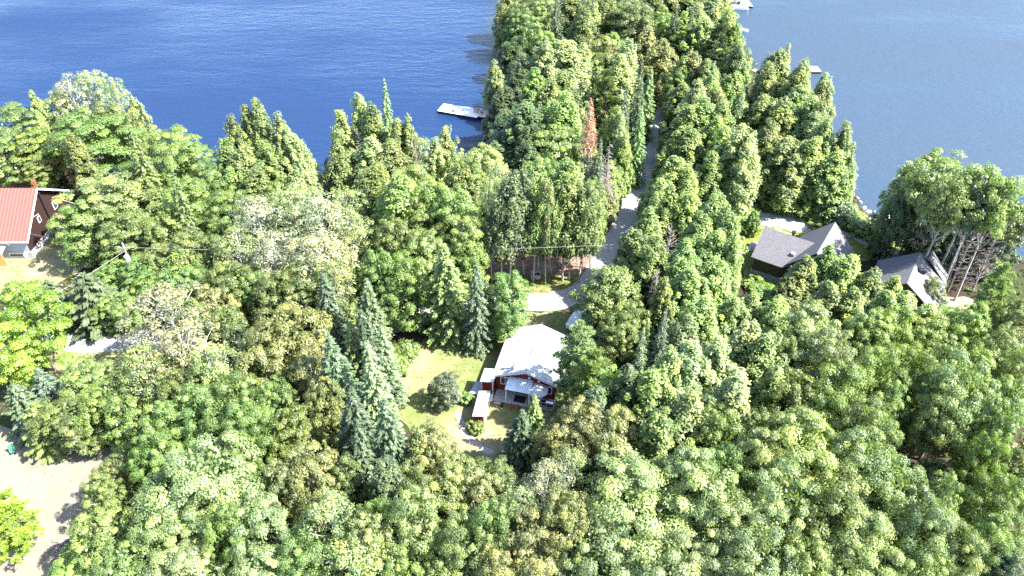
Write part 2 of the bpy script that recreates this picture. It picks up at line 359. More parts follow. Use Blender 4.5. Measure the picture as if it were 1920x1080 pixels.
# --- red cabin with the white metal roof
cab = thing('cabin', 'small red cabin with white metal roof on the central lawn', 'cabin', (1.55, 57.75, 0), R_(-14))
W2, D, ZE, ZR = 3.35, 7.0, 2.75, 4.05
wl = MB()
wl.add([(-W2, 0, 0), (W2, 0, 0), (W2, 0, ZE), (0, 0, ZR), (-W2, 0, ZE), (-W2, D, 0), (W2, D, 0), (W2, D, ZE), (0, D, ZR), (-W2, D, ZE)],
       [(0, 1, 2, 3, 4), (9, 8, 7, 6, 5), (1, 6, 7, 2), (5, 0, 4, 9)])
wl.build('wall', M['red_siding'], cab)
rf = MB(); o_ = .38; sl_ = (ZR - ZE) / W2
for s in (-1, 1):
    e = (s * (W2 + o_), ZE - sl_ * o_ + .06); P4 = [(0, -o_, ZR + .06), (e[0], -o_, e[1]), (e[0], D + o_, e[1]), (0, D + o_, ZR + .06)]
    rf.slab(P4 if s < 0 else P4[::-1], .09)
roof = rf.build('roof', M['white_metal'], cab)
rb = MB()
for s in (-1, 1):
    e = (s * (W2 + o_), ZE - sl_ * o_ + .06); ribs(rb, (0, -o_, ZR + .06), (0, D + o_, ZR + .06), (e[0], D + o_, e[1]), (e[0], -o_, e[1]), 18, .035, .026)
rb.tube([(0, -o_ - .02, ZR + .08), (0, D + o_ + .02, ZR + .08)], .07, 6)
rb.build('roof_seam', M['white_metal'], roof)
fl = MB(); fl.tube([(-1.56, .5, 3.3), (-1.56, .5, 4.5)], .11, 10); fl.tube([(-1.56, .5, 4.5), (-1.56, .5, 4.56)], [.2, .12], 10); fl.slab([(-1.85, .2, 3.44), (-1.25, .2, 3.68), (-1.25, .8, 3.68), (-1.85, .8, 3.44)], .04)
fl.build('flue', M['steel'], roof)
fa = MB()
for s in (-1, 1):
    fa.slab([(0, -o_ - .03, ZR + .03), (s * (W2 + o_), -o_ - .03, ZE - sl_ * o_ + .03), (s * (W2 + o_), -o_, ZE - sl_ * o_ + .03), (0, -o_, ZR + .03)], .18)
fa.build('fascia', M['white_trim'], cab)
def window(parent, x, z, w_, h_, y=-.0, name='window'):
    f = MB(); f.box(x - w_ / 2 - .1, x + w_ / 2 + .1, y - .07, y - .003, z - h_ / 2 - .1, z - h_ / 2); f.box(x - w_ / 2 - .1, x + w_ / 2 + .1, y - .07, y - .003, z + h_ / 2, z + h_ / 2 + .1)
    f.box(x - w_ / 2 - .1, x - w_ / 2, y - .07, y - .003, z - h_ / 2, z + h_ / 2); f.box(x + w_ / 2, x + w_ / 2 + .1, y - .07, y - .003, z - h_ / 2, z + h_ / 2)
    f.box(x - .03, x + .03, y - .06, y - .003, z - h_ / 2, z + h_ / 2)
    o = f.build('window', M['white_trim'], parent); MB().box(x - w_ / 2, x + w_ / 2, y - .04, y - .01, z - h_ / 2, z + h_ / 2).build('pane', M['glass'], o); return o
window(cab, -2.35, 1.85, .9, .95)
window(cab, 2.4, 1.6, .8, .9)
dr = MB().box(.1, 1.0, -.05, -.004, .35, 2.3).build('door', M['white_trim'], cab); MB().box(.28, .82, -.07, -.052, 1.2, 2.1).build('pane', M['glass'], dr)
for vx in (.35, 1.4):
    MB().box(vx - .14, vx + .14, -.14, -.004, 2.98 - abs(vx) * .25, 3.2 - abs(vx) * .25).build('vent', M['white_trim'], cab)
# lean-to
MB().slab([(-4.85, -1.3, 2.42), (-3.38, -1.15, 2.50), (-3.38, .75, 2.62), (-4.85, .6, 2.55)], .08).build('lean_to_roof', M['white_metal'], cab)
lw = MB().box(-4.7, -3.5, -1.1, .5, 0, 2.38); lw.build('lean_to_wall', M['red_siding'], cab)
tr = MB(); tr.box(-4.76, -4.66, -1.16, -1.104, 0, 2.38); tr.box(-3.54, -3.44, -1.16, -1.104, 0, 2.38); tr.build('corner_trim', M['white_trim'], cab)
# deck with canopy
dk = MB(); dk.box(-3.3, .75, -1.75, -.01, .18, .3); dk.box(-3.2, .7, -1.7, -1.62, 0, .18)
deck = dk.build('deck', M['deck'], cab)
d2 = MB(); d2.box(.76, 3.4, -1.6, -.01, .1, .22); d2.build('deck', M['deck'], cab)
rl = MB()
for x in (1.9, 2.6, 3.35): rl.box(x - .04, x + .04, -1.58, -1.5, .22, 1.15)
rl.box(1.9, 3.39, -1.56, -1.52, 1.15, 1.2); rl.box(1.9, 3.39, -1.555, -1.525, .6, .64)
rl.box(3.32, 3.38, -1.5, -.1, 1.15, 1.2)
rl.build('railing', M['wood'], cab)
cn = MB(); cn.slab([(-1.95, -1.78, 2.42), (.82, -1.78, 2.42), (.74, .0, 2.62), (-1.95, .0, 2.62)], .05)
canopy = cn.build('porch_canopy', M['grey_metal'], cab)
cr = MB(); ribs(cr, (-1.95, -1.78, 2.44), (.8, -1.78, 2.44), (.74, 0, 2.64), (-1.95, 0, 2.64), 14, .01, .02); cr.build('canopy_rib', M['grey_metal'], canopy)
for x in (-1.85, .7): MB().box(x - .05, x + .05, -1.72, -1.62, .3, 2.37).build('post', M['white_trim'], cab)
MB().box(-3.2, -2.3, -1.95, -1.76, .0, .14).build('step', M['wood'], cab)

def cabloc(x, y, z=0):
    c, s = math.cos(R_(-14)), math.sin(R_(-14)); return (1.55 + x * c - y * s, 57.75 + x * s + y * c, z)
m_ = MB().box(-.62, .62, -.5, .5, 0, .02).build('door_mat', M['dark']); m_.location = cabloc(-.5, -.9, .301); m_.rotation_euler = (0, 0, R_(-14)); tag(m_, 'black mat lying on the cabin deck under the canopy', 'mat')
um = thing('patio_umbrella', 'faded grey patio umbrella beside the cabin canopy', 'umbrella', cabloc(1.5, -.85, .22), R_(10))
ub = MB(); n = 8; ub.add([(0, 0, 2.5)] + [(1.15 * math.cos(2 * math.pi * k / n), 1.15 * math.sin(2 * math.pi * k / n), 2.02) for k in range(n)] + [(1.15 * math.cos(2 * math.pi * k / n), 1.15 * math.sin(2 * math.pi * k / n), 1.9) for k in range(n)],
        [(0, k + 1, (k + 1) % n + 1) for k in range(n)] + [(k + 1, k + 1 + n, (k + 1) % n + 1 + n, (k + 1) % n + 1) for k in range(n)]); ub.build('canopy', M['fabric'], um)
MB().tube([(0, 0, 0), (0, 0, 2.55)], .03, 8).build('pole', M['wood'], um)
def patio_chair(x, y, rz, label, m):
    t = thing('patio_chair', label, 'chair', cabloc(x, y, .22), rz)
    MB().box(-.28, .28, -.26, .28, .38, .44).build('seat', m, t); MB().slab([(-.28, .26, .44), (.28, .26, .44), (.28, .38, 1.0), (-.28, .38, 1.0)], .05).build('backrest', m, t)
    for a in (-.25, .25):
        for b in (-.22, .22): MB().tube([(a, b, 0), (a, b, .38)], .025, 6).build('leg', M['black'], t)
patio_chair(2.3, -1.0, R_(200), 'dark patio chair on the low deck next to the patio umbrella', M['black'])
patio_chair(2.95, -.7, R_(160), 'wooden patio chair in the corner of the deck railing', M['wood'])
bb = thing('barbecue', 'black barbecue standing on the cabin deck beyond the umbrella', 'barbecue', cabloc(2.9, -1.25, .22), R_(-14))
MB().box(-.4, .4, -.25, .25, .45, .8).build('body', M['black'], bb)
MB().tube([(-.4, 0, .8), (.4, 0, .8)], .26, 10).build('lid', M['steel'], bb)
for a in (-.35, .35): MB().box(a - .03, a + .03, -.2, .2, 0, .45).build('leg', M['black'], bb)
bn = thing('rain_barrel', 'white barrel standing between the lean-to and the woodshed', 'barrel', cabloc(-3.62, -1.7, 0))
MB().tube([(0, 0, 0), (0, 0, .35), (0, 0, .8)], [.27, .32, .28], 14).build('body', M['white_paint'], bn, True)
MB().tube([(0, 0, .8), (0, 0, .86)], .3, 14).build('lid', M['fabric'], bn)
for i, (x, y, lab) in enumerate([(-1.2, -2.0, 'pot of red flowers in front of the deck by the canopy post'), (-.5, -2.05, 'pot of red flowers in front of the middle of the deck'), (.9, -1.95, 'pot of pink-red flowers at the deck end under the umbrella'), (-2.2, -2.1, 'black planter tub at the deck steps')]):
    t = thing('flower_pot', lab, 'flower pot', cabloc(x, y), i)
    MB().tube([(0, 0, 0), (0, 0, .3)], [.14, .2], 10).build('pot', M['pot'] if i < 3 else M['black'], t)
    fb = MB()
    for k in range(40):
        a = random.uniform(0, 6.3); rr = random.uniform(0, .24); z = .32 + random.uniform(0, .22); p = np.array([rr * math.cos(a), rr * math.sin(a), z]); d = np.array([random.uniform(-1, 1) for _ in range(3)]) * .06; e = np.array([random.uniform(-1, 1) for _ in range(3)]) * .06
        fb.add([p - d, p + e, p + d, p - e], [(0, 1, 2, 3)])
    fb.build('flowers', M['flower'] if i < 3 else M['green_cloth'], t)

# --- woodshed
sh = thing('woodshed', 'narrow red woodshed with a white sheet roof beside the cabin', 'shed', cabloc(-4.05, -2.3), R_(-8))
MB().slab([(-.65, .1, 1.95), (-.75, -3.45, 1.9), (.55, -3.45, 2.1), (.62, .1, 2.15)], .06).build('roof', M['white_metal'], sh)
sr = MB(); ribs(sr, (-.75, -3.45, 1.92), (-.65, .1, 1.97), (.62, .1, 2.17), (.55, -3.45, 2.12), 10, .01, .015); sr.build('roof_rib', M['white_metal'], sh)
MB().box(-.6, -.54, -3.3, 0, 0, 1.88).build('wall', M['red_siding'], sh); MB().box(-.54, .42, -3.3, -3.24, 0, 1.9).build('wall', M['red_siding'], sh); MB().box(-.54, .5, -.06, 0, 0, 1.95).build('wall', M['red_siding'], sh)
for y in (-3.25, -2.2, -1.1, -.04): MB().box(.42, .5, y - .05, y + .05, 0, 2.02).build('post', M['white_trim'], sh)
for k, y in enumerate((-2.7, -1.65, -.6)):
    fw = MB()
    for a in range(3):
        for b in range(6): fw.tube([(-.45 + .02 * b, y - .35 + a * .32, .12 + b * .2), (.36, y - .35 + a * .32 + .03, .12 + b * .2)], .11, 6)
    o = fw.build('firewood_stack', M['wood']); o.location = sh.location; o.rotation_euler = sh.rotation_euler
    tag(o, ['split firewood stacked in the woodshed bay by the garden plants', 'split firewood stacked in the middle bay of the woodshed', 'split firewood stacked in the woodshed bay by the white barrel'][k], 'firewood', 'firewood in the woodshed')
bx = MB(); bx.box(-.5, .5, -.9, .9, 0, .5); o = bx.build('garden_box', M['blue_grey']); o.location = cabloc(-5.45, -.6); o.rotation_euler = (0, 0, R_(-20)); tag(o, 'low dark grey box on the grass beside the lean-to', 'box')

# --- chalet with orange-red roof (only its near end is in the frame)
ch = thing('chalet', 'large brown chalet with an orange-red metal roof and pale foundation', 'house', (-64.5, 88.2, 0))
RH, EH, HB = 7.4, 3.5, 5.7
ww = MB(); L0 = -19.0
ww.add([(0, -HB, 1.1), (0, HB, 1.1), (0, HB, EH), (0, 0, RH), (0, -HB, EH), (L0, -HB, 1.1), (L0, HB, 1.1), (L0, HB, EH), (L0, 0, RH), (L0, -HB, EH)], [(0, 1, 2, 3, 4), (9, 8, 7, 6, 5), (1, 6, 7, 2)])
ww.build('wall', M['maroon'], ch)
MB().box(L0, -.02, -HB + .001, -HB + .15, 1.1, EH).build('front_wall', M['blue_grey'], ch)
MB().box(L0, .06, -HB - .06, HB + .06, 0, 1.1).build('foundation', M['concrete'], ch)
ro = MB(); ov = .6
for s in (-1, 1):
    k_ = (RH - EH) / HB; e = (s * (HB + ov), EH - k_ * ov + .08)
    P4 = [(ov, 0, RH + .08), (L0 - ov, 0, RH + .08), (L0 - ov, e[0], e[1]), (ov, e[0], e[1])]
    ro.slab(P4 if s > 0 else P4[::-1], .12)
cro = ro.build('roof', M['red_metal'], ch)
r2 = MB()
for s in (-1, 1):
    k_ = (RH - EH) / HB; ribs(r2, (ov, 0, RH + .08), (L0 - ov, 0, RH + .08), (L0 - ov, s * (HB + ov), EH - k_ * ov + .08), (ov, s * (HB + ov), EH - k_ * ov + .08), 44, .015, .014)
r2.build('roof_seam', M['red_metal'], cro)
f2 = MB()
for s in (-1, 1):
    k_ = (RH - EH) / HB; f2.slab([(ov, 0, RH + .1), (ov, s * (HB + ov), EH - k_ * ov + .1), (ov + .09, s * (HB + ov), EH - k_ * ov + .1), (ov + .09, 0, RH + .1)], .26)
f2.slab([(L0, -HB - ov - .06, EH - .33), (ov, -HB - ov - .06, EH - .33), (ov, -HB - ov, EH - .33), (L0, -HB - ov, EH - .33)], .12)
f2.build('fascia', M['white_trim'], ch)
MB().tube([(.28, .5, .2), (.28, .5, 6.6)], .11, 8).build('flue', M['dark'], ch)
v2 = MB(); v2.tube([(.0, .9, 6.9), (.0, .9, 8.0)], .14, 8); v2.tube([(0, .9, 8.0), (0, .9, 8.15)], .26, 8); v2.build('roof_vent', M['red_metal'], cro)
def side_window(y, z, w_, h_):
    f = MB(); f.box(.003, .08, y - w_ / 2 - .07, y + w_ / 2 + .07, z - h_ / 2 - .07, z + h_ / 2 + .07); o = f.build('window', M['white_trim'], ch)
    MB().box(.085, .1, y - w_ / 2, y + w_ / 2, z - h_ / 2, z + h_ / 2).build('pane', M['glass'], o)
side_window(2.9, 2.9, .85, .95); side_window(-1.4, 3.4, .5, .7); side_window(-4.0, 4.0, .001, .001) if False else None
f = MB().box(.07, .11, 3.5, 4.5, .35, .95).build('window', M['white_trim'], ch); MB().box(.115, .125, 3.6, 4.4, .42, .88).build('pane', M['glass'], f)
f = MB().box(-3.0, -1.0, -HB - .1, -HB - .065, .3, .9).build('window', M['white_trim'], ch); MB().box(-2.9, -1.1, -HB - .12, -HB - .105, .38, .82).build('pane', M['glass'], f)
f = MB(); f.add([(-4.6, -HB - .02, 2.2), (-2.2, -HB - .02, 2.2), (-3.0, -HB - .02, 3.1), (-4.6, -HB - .02, 3.1), (-4.6, -HB, 2.2), (-2.2, -HB, 2.2), (-3, -HB, 3.1), (-4.6, -HB, 3.1)], [(0, 1, 2, 3), (0, 4, 5, 1), (1, 5, 6, 2), (2, 6, 7, 3)]); f.build('window', M['white_trim'], ch)
MB().slab([(-4.0, -HB - 1.9, 2.1), (-2.6, -HB - 1.9, 2.1), (-2.6, -HB - .1, 2.5), (-4.0, -HB - .1, 2.5)], .1).build('porch_roof', M['white_metal'], ch)
MB().box(-3.9, -2.7, -HB - 1.7, -HB - 1.62, 0, 1.98).build('porch_panel', M['orange_wood'], ch)
MB().tube([(.08, -3.0, 4.6), (.1, -1.1, 4.1)], .02, 5).build('cable', M['white_trim'], ch)

# --- grey shingled house and garage
GU = np.array([.835, -.55]); GV = np.array([-.55, -.835]); GA = np.array([32.89, 82.12])
def gp(a, b, z, o=GA): q = o + a * GU + b * GV; return (q[0], q[1], z)
gh = thing('grey_house', 'dark shingled house with two joined gables and brown walls', 'house')
rr_ = MB(); zr = lambda b: 5.5 - .676 * b
rr_.slab([gp(0, 0, 5.5), gp(0, 3.75, zr(3.75)), gp(3.9, 3.75, zr(3.75)), gp(6.0, 2.6, zr(2.6)), gp(9.2, 2.6, zr(2.6)), gp(9.2, 0, 5.5)], .14)
rr_.slab([gp(0, 0, 5.5), gp(9.2, 0, 5.5), gp(9.2, -3.75, zr(3.75)), gp(0, -3.75, zr(3.75))], .14)
GP = np.array([41.65, 81.8])
rr_.slab([gp(0, 0, 6.5, GP), gp(-3.5, 0, 3.0, GP), gp(-3.5, 8.0, 3.0, GP), gp(0, 8.0, 6.5, GP)], .14)
rr_.slab([gp(0, 0, 6.5, GP), gp(0, 8.0, 6.5, GP), gp(3.5, 8.0, 3.0, GP), gp(3.5, 0, 3.0, GP)], .14)
groof = rr_.build('roof', M['shingle'], gh)
wl2 = MB(); wl2.prism([tuple(gp(a, b, 0)[:2]) for a, b in ((.35, 3.35), (3.7, 3.35), (5.6, 2.3), (9.0, 2.3), (9.0, -3.3), (.35, -3.3))], .9, 3.15)
wl2.prism([tuple(gp(a, b, 0, GP)[:2]) for a, b in ((-3.1, .4), (-3.1, 7.6), (3.1, 7.6), (3.1, .4))], .9, 3.35)
wl2.add([gp(.35, -3.3, 3.15), gp(.35, 3.35, 3.15), gp(.35, 0, 5.35)], [(0, 1, 2)])
wl2.add([gp(-3.1, .4, 3.3, GP), gp(3.1, .4, 3.3, GP), gp(0, .4, 6.35, GP)], [(0, 1, 2)])
wl2.add([gp(-3.1, 7.6, 3.3, GP), gp(3.1, 7.6, 3.3, GP), gp(0, 7.6, 6.35, GP)], [(0, 1, 2)])
wl2.build('wall', M['brown_siding'], gh)
ft = MB(); ft.prism([tuple(gp(a, b, 0)[:2]) for a, b in ((.25, 3.45), (3.8, 3.45), (5.7, 2.4), (9.1, 2.4), (9.1, -3.4), (.25, -3.4))], 0, .9)
ft.prism([tuple(gp(a, b, 0, GP)[:2]) for a, b in ((-3.2, .3), (-3.2, 7.7), (3.2, 7.7), (3.2, .3))], 0, .9); ft.build('stone_base', M['stone_wall'], gh)
def box_at(mb, p, sx, sy, z0, z1):
    x, y = p[0], p[1]; q = [tuple(np.array([x, y]) + i * sx / 2 * GU + j * sy / 2 * GV) for i, j in ((-1, -1), (1, -1), (1, 1), (-1, 1))]; mb.prism(q, z0, z1)
mb = MB(); p = gp(3.6, -.35, 0); mb.tube([(p[0], p[1], 5.2), (p[0], p[1], 5.75)], .16, 8); mb.tube([(p[0], p[1], 5.75), (p[0], p[1], 5.95)], .32, 8); mb.build('roof_vent', M['black'], groof)
mb = MB(); box_at(mb, gp(4.6, 2.0, 0), .45, .45, 4.0, 4.4); mb.build('roof_vent', M['white_metal'], groof)
mb = MB(); box_at(mb, gp(1.6, 3.4, 0, GP), .9, .25, 4.8, 5.05); mb.build('roof_vent', M['fabric'], groof)

ga = thing('garage', 'smaller grey shingled garage beside the leaning grove trunks', 'garage')
G2 = np.array([50.4, 76.0]); gr = MB()
gr.slab([gp(0, 0, 6, G2), gp(-4.1, 0, 3.0, G2), gp(-4.1, 7.2, 3.0, G2), gp(0, 7.2, 6, G2)], .14)
gr.slab([gp(0, 0, 6, G2), gp(0, 7.2, 6, G2), gp(4.1, 7.2, 3.0, G2), gp(4.1, 0, 3.0, G2)], .14)
gr.slab([gp(1.2, -1.5, 5.9, G2), gp(1.2, .6, 5.9, G2), gp(3.9, .6, 3.15, G2), gp(3.9, -1.5, 3.15, G2)], .12)
gr.slab([gp(1.2, -1.5, 5.9, G2), gp(.2, -1.5, 4.6, G2), gp(.2, .3, 4.6, G2), gp(1.2, .6, 5.9, G2)], .12)
g2r = gr.build('roof', M['shingle'], ga)
gw = MB(); gw.prism([tuple(gp(a, b, 0, G2)[:2]) for a, b in ((-3.7, .35), (-3.7, 6.85), (3.7, 6.85), (3.7, .35))], 0, 3.1)
gw.prism([tuple(gp(a, b, 0, G2)[:2]) for a, b in ((.5, -1.3), (.5, .34), (3.6, .34), (3.6, -1.3))], 0, 3.1)
gw.add([gp(-3.7, .35, 3.1, G2), gp(3.7, .35, 3.1, G2), gp(0, .35, 5.85, G2)], [(0, 1, 2)]); gw.add([gp(-3.7, 6.85, 3.1, G2), gp(3.7, 6.85, 3.1, G2), gp(0, 6.85, 5.85, G2)], [(0, 1, 2)])
gw.build('wall', M['brown_siding'], ga)
mb = MB(); x, y, z = gp(.9, 3.0, 5.35, G2); mb.slab([(x - .4, y - .35, z + .45), (x + .45, y - .35, z + .3), (x + .45, y + .3, z + .3), (x - .4, y + .3, z + .45)], .5); mb.build('roof_vent', M['black'], g2r)
hp = MB(); hp.box(-.45, .45, -.3, .3, .0, 1.5); o = hp.build('utility_cabinet', M['white_paint']); x, y, _ = gp(4.6, 1.2, 0, G2); o.location = (x, y, 0); o.rotation_euler = (0, 0, R_(-33)); tag(o, 'white-topped utility cabinet at the corner of the garage', 'cabinet')

# ---------------------------------------------------------------- DOCKS, BOATS, CAR, POLE
def planks(mb, P, z, t=.12, n=None, gap=.03):
    a, b, c, d = [np.array(p) for p in P]; L = np.hypot(*(b - a)); n = n or int(L / .3)
    for i in range(n):
        t0 = i / n; t1 = (i + 1) / n - gap / L; mb.slab([(*(a + (b - a) * t1), z), (*(a + (b - a) * t0), z), (*(d + (c - d) * t0), z), (*(d + (c - d) * t1), z)], t)
fd = thing('floating_dock', 'long bleached plank dock reaching into the deep blue lake', 'dock', (0, 0, 0))
A_, B_, C_, D_ = g(831.6, 194.8, -.55), g(905, 205, -.55), g(894.5, 221, -.55), g(820.3, 208, -.55)
mb = MB(); planks(mb, (A_, B_, C_, D_), -.5, .08); mb.build('deck_boards', M['tan_white'], fd)
mb = MB(); mb.slab([(*D_, -.58), (*C_, -.58), (*B_, -.58), (*A_, -.58)], .55); mb.build('float', M['dark'], fd)
A2, B2, C2, D2 = g(903, 206, -.5), g(955, 214, -.3), g(950, 224, -.3), g(897, 219, -.5)
rp = thing('gangway', 'short brown plank gangway joining the bleached dock to shore', 'gangway')
mb = MB(); planks(mb, (A2, B2, C2, D2), -.42, .08); mb.build('deck_boards', M['tan_deck'], rp)
mb = MB(); mb.slab([(*D2, -.5), (*C2, -.5), (*B2, -.5), (*A2, -.5)], .3); mb.build('frame', M['dark'], rp)
def lounge(px, py, z, rz, label, m):
    X, Y = g(px, py, z); t = thing('lounge_chair', label, 'chair', (X, Y, z), rz)
    MB().box(-.3, .3, -.3, .3, .3, .36).build('seat', m, t); MB().slab([(-.3, .3, .36), (.3, .3, .36), (.3, .6, 1.0), (-.3, .6, 1.0)], .06).build('backrest', m, t)
    for a in (-.3, .3): MB().box(a - .04, a + .04, -.3, .35, 0, .55).build('armrest', m, t)
lounge(893.5, 210.5, -.5, 1.2, 'brown lounge chair on the bleached dock by its shore end', M['wood'])
lounge(901, 212.5, -.5, 1.0, 'brown lounge chair where the dock meets its gangway', M['wood'])
lounge(853, 208.5, -.5, 2.2, 'small dark lounge chair alone in the middle of the dock', M['fabric'])
def board(p, L, Wd, rz, z, h, name, label, cat, m):
    X, Y = g(*p, z); n = 14; mb = MB(); top = []; 
    for i in range(n + 1):
        t = i / n * 2 - 1; top.append((t * L / 2, Wd / 2 * (1 - abs(t) ** 3)))
    pts = top + [(x, -y) for x, y in top[::-1][1:-1]]; mb.slab([(x, y, h) for x, y in pts][::-1], h); o = mb.build(name, m); o.location = (X, Y, z); o.rotation_euler = (0, 0, rz); tag(o, label, cat)
board((873, 202.5), 2.6, .62, R_(-12), -.5, .12, 'paddleboard', 'white paddleboard lying along the far edge of the dock', 'paddleboard', M['white_paint'])
board((862, 208), 1.2, .4, R_(10), -.5, .18, 'kayak', 'tiny pale kayak resting on the dock boards', 'kayak', M['fabric'])

def small_boat(px, py, rz, L, Wd, label, m, z=WZ, name='rowboat', lift=0):
    X, Y = g(px, py, z); t = thing(name, label, 'boat', (X, Y, z + lift), rz); n = 10; vs = []
    for i in range(n + 1):
        s = i / n; wd = Wd / 2 * (1 - max(0, (s - .45) / .55) ** 2.2) * (1 if s > .02 else .85); x = (s - .5) * L
        vs += [(x, -wd, .42 + .15 * s), (x, -wd * .6, -.1), (x, wd * .6, -.1), (x, wd, .42 + .15 * s)]
    fs = []
    for i in range(n):
        for k in range(3): a = i * 4 + k; fs.append((a, a + 1, a + 5, a + 4))
    fs.append((0, 3, 2, 1)); h = MB().add(vs, fs).build('hull', m, t); so_ = h.modifiers.new('thick', 'SOLIDIFY'); so_.thickness = .05
    for s in (-.25, .1): MB().box(s * L - .14, s * L + .14, -Wd / 2 * .8, Wd / 2 * .8, .22, .27).build('seat', M['wood'], t)
small_boat(1389, 58, R_(-25), 3.2, 1.2, 'small white rowboat moored at the point below the pontoon boat', M['white_paint'])
small_boat(1424, 140, R_(-60), 3.4, 1.3, 'white rowboat tucked between the two lakeside tree clumps', M['white_paint'])
small_boat(583, 343, R_(100), 3.0, 1.1, 'white rowboat pulled up behind cedars at the narrow gap of lake', M['white_paint'], WZ, 'rowboat', .5)
# pontoon boat
X, Y = g(1384, 15, WZ); pb = thing('pontoon_boat', 'white pontoon boat with pale blue canopy at the top dock', 'boat', (X, Y, WZ), R_(-8))
for s in (-.85, .85):
    MB().tube([(-2.1, s, .1), (-1.9, s, .1), (1.9, s, .1), (2.25, s, .25)], [.1, .3, .3, .08], 10).build('pontoon', M['steel'], pb)
MB().box(-2.1, 2.1, -1.15, 1.15, .38, .5).build('deck', M['white_paint'], pb)
mb = MB(); mb.box(-2.05, 2.05, -1.13, -1.08, .5, 1.1); mb.box(-2.05, 2.05, 1.08, 1.13, .5, 1.1); mb.box(-2.05, -2.0, -1.08, 1.08, .5, 1.1); mb.box(2.0, 2.05, -1.08, 1.08, .5, 1.1); mb.build('rail_panel', M['white_paint'], pb)
for x, y in ((-1.4, .4), (1.2, .5), (1.2, -.5)): 
    m_ = MB().box(x - .45, x + .45, y - .35, y + .35, .5, .9); m_.box(x - .45, x - .3, y - .35, y + .35, .9, 1.25); m_.build('seat', M['blue_grey'], pb)
MB().box(-.2, .3, .3, .9, .5, 1.3).build('console', M['black'], pb)
mb = MB(); mb.slab([(-1.3, -1.1, 2.15), (1.3, -1.1, 2.15), (1.3, 0, 2.3), (-1.3, 0, 2.3)], .05); mb.slab([(-1.3, 0, 2.3), (1.3, 0, 2.3), (1.3, 1.1, 2.15), (-1.3, 1.1, 2.15)], .05); mb.build('canopy', M['blue_cloth'], pb)
for x in (-1.25, 1.25):
    for y in (-1.08, 1.08): MB().tube([(x * .6, y, 1.1), (x, y, 2.12)], .025, 5).build('canopy_post', M['steel'], pb)
def dock(name, label, pts, z, mdk, depth=.35):
    t = thing(name, label, 'dock'); W_ = [g(x, y, z) for x, y in pts]
    mb = MB(); planks(mb, W_, z, .08); mb.build('deck_boards', mdk, t)
    mb = MB(); mb.slab([(*W_[3], z - .09), (*W_[2], z - .09), (*W_[1], z - .09), (*W_[0], z - .09)], depth); mb.build('float', M['dark'], t)
dock('dock', 'tan plank dock beside the pontoon boat with blue canopy', [(1360, -6), (1404, 1), (1412, 12), (1366, 6)], -.55, M['tan_deck'])
dock('dock', 'tan swim platform showing beyond the tree tips on the bay side', [(1514, 124), (1533, 124.4), (1540, 134), (1522, 134)], -.5, M['tan_white'])
dock('dock', 'white planked dock at the small beach below the grey house', [(1633, 424), (1662, 404), (1700, 400), (1706, 410)], -.45, M['white_paint'])

# utility poles and line
def upole(px, py, H, label, tr=True):
    X, Y = g(px, py, H); t = thing('utility_pole', label, 'pole', (X, Y, 0))
    MB().tube([(0, 0, 0), (0, 0, H)], [.15, .10], 8).build('pole', M['bark_grey'], t)
    MB().box(-.7, .7, -.05, .05, H - .75, H - .62).build('crossarm', M['wood'], t)
    if tr:
        MB().tube([(.15, -.42, H - 2.6), (.15, -.42, H - 1.6)], .3, 12).build('transformer', M['fabric'], t)
    return np.array([X, Y, H - .6])
p1 = upole(229, 456, 8.5, 'pale utility pole with transformer among the trees by the chalet lawn')
p2 = upole(1216, 448, 8.5, 'pale utility pole hidden in trees across the gravel road', False)
def wire(a, b, sag, label, r=.014):
    pts = [a + (b - a) * t - np.array([0, 0, sag * 4 * t * (1 - t)]) for t in np.linspace(0, 1, 25)]
    o = MB().tube(pts, r, 4).build('power_line', M['wire']); tag(o, label, 'power line')
M['wire'] = mat('aluminium_wire', (.3, .3, .3), .5, .4)
wire(p1, p2, .9, 'long power line from the transformer pole across the grove')
wire(p1, np.array([-64.1, 83.5, 3.4]), .4, 'power line sagging from the transformer pole to the chalet')
wire(p1 + (0, 0, -.5), np.array([*g(-40, 620, 7.5), 7.5]), .6, 'power line running from the transformer pole over the chalet lawn')

# parked car
X, Y = g(1086, 604); car = thing('parked_car', 'white car parked under the feathery tree by the gravel road', 'car', (X, Y, 0), R_(62))
M['car_paint'] = mat('white_car_paint', (.7, .72, .75), .2, .6)
prof = [(-2.2, .45), (-2.2, .95), (-1.95, 1.05), (-1.55, 1.62), (.45, 1.66), (1.15, 1.05), (2.0, .9), (2.2, .7), (2.2, .4)]
vs = [(x, s * (.88 if z < 1.2 else .7), z) for s in (-1, 1) for x, z in prof]; n = len(prof)
b_ = MB().add(vs, [tuple(range(n)), tuple(range(2 * n - 1, n - 1, -1))] + [(i, i + n, (i + 1) % n + n, (i + 1) % n) for i in range(n)]).build('body', M['car_paint'], car, False, .05)
MB().add([(.50, -.66, 1.62), (.50, .66, 1.62), (1.12, .8, 1.10), (1.12, -.8, 1.10), (.52, -.66, 1.68), (.52, .66, 1.68), (1.2, .8, 1.09), (1.2, -.8, 1.09)], [(4, 5, 6, 7), (0, 1, 5, 4), (2, 3, 7, 6)]).build('windscreen', M['glass'], car)
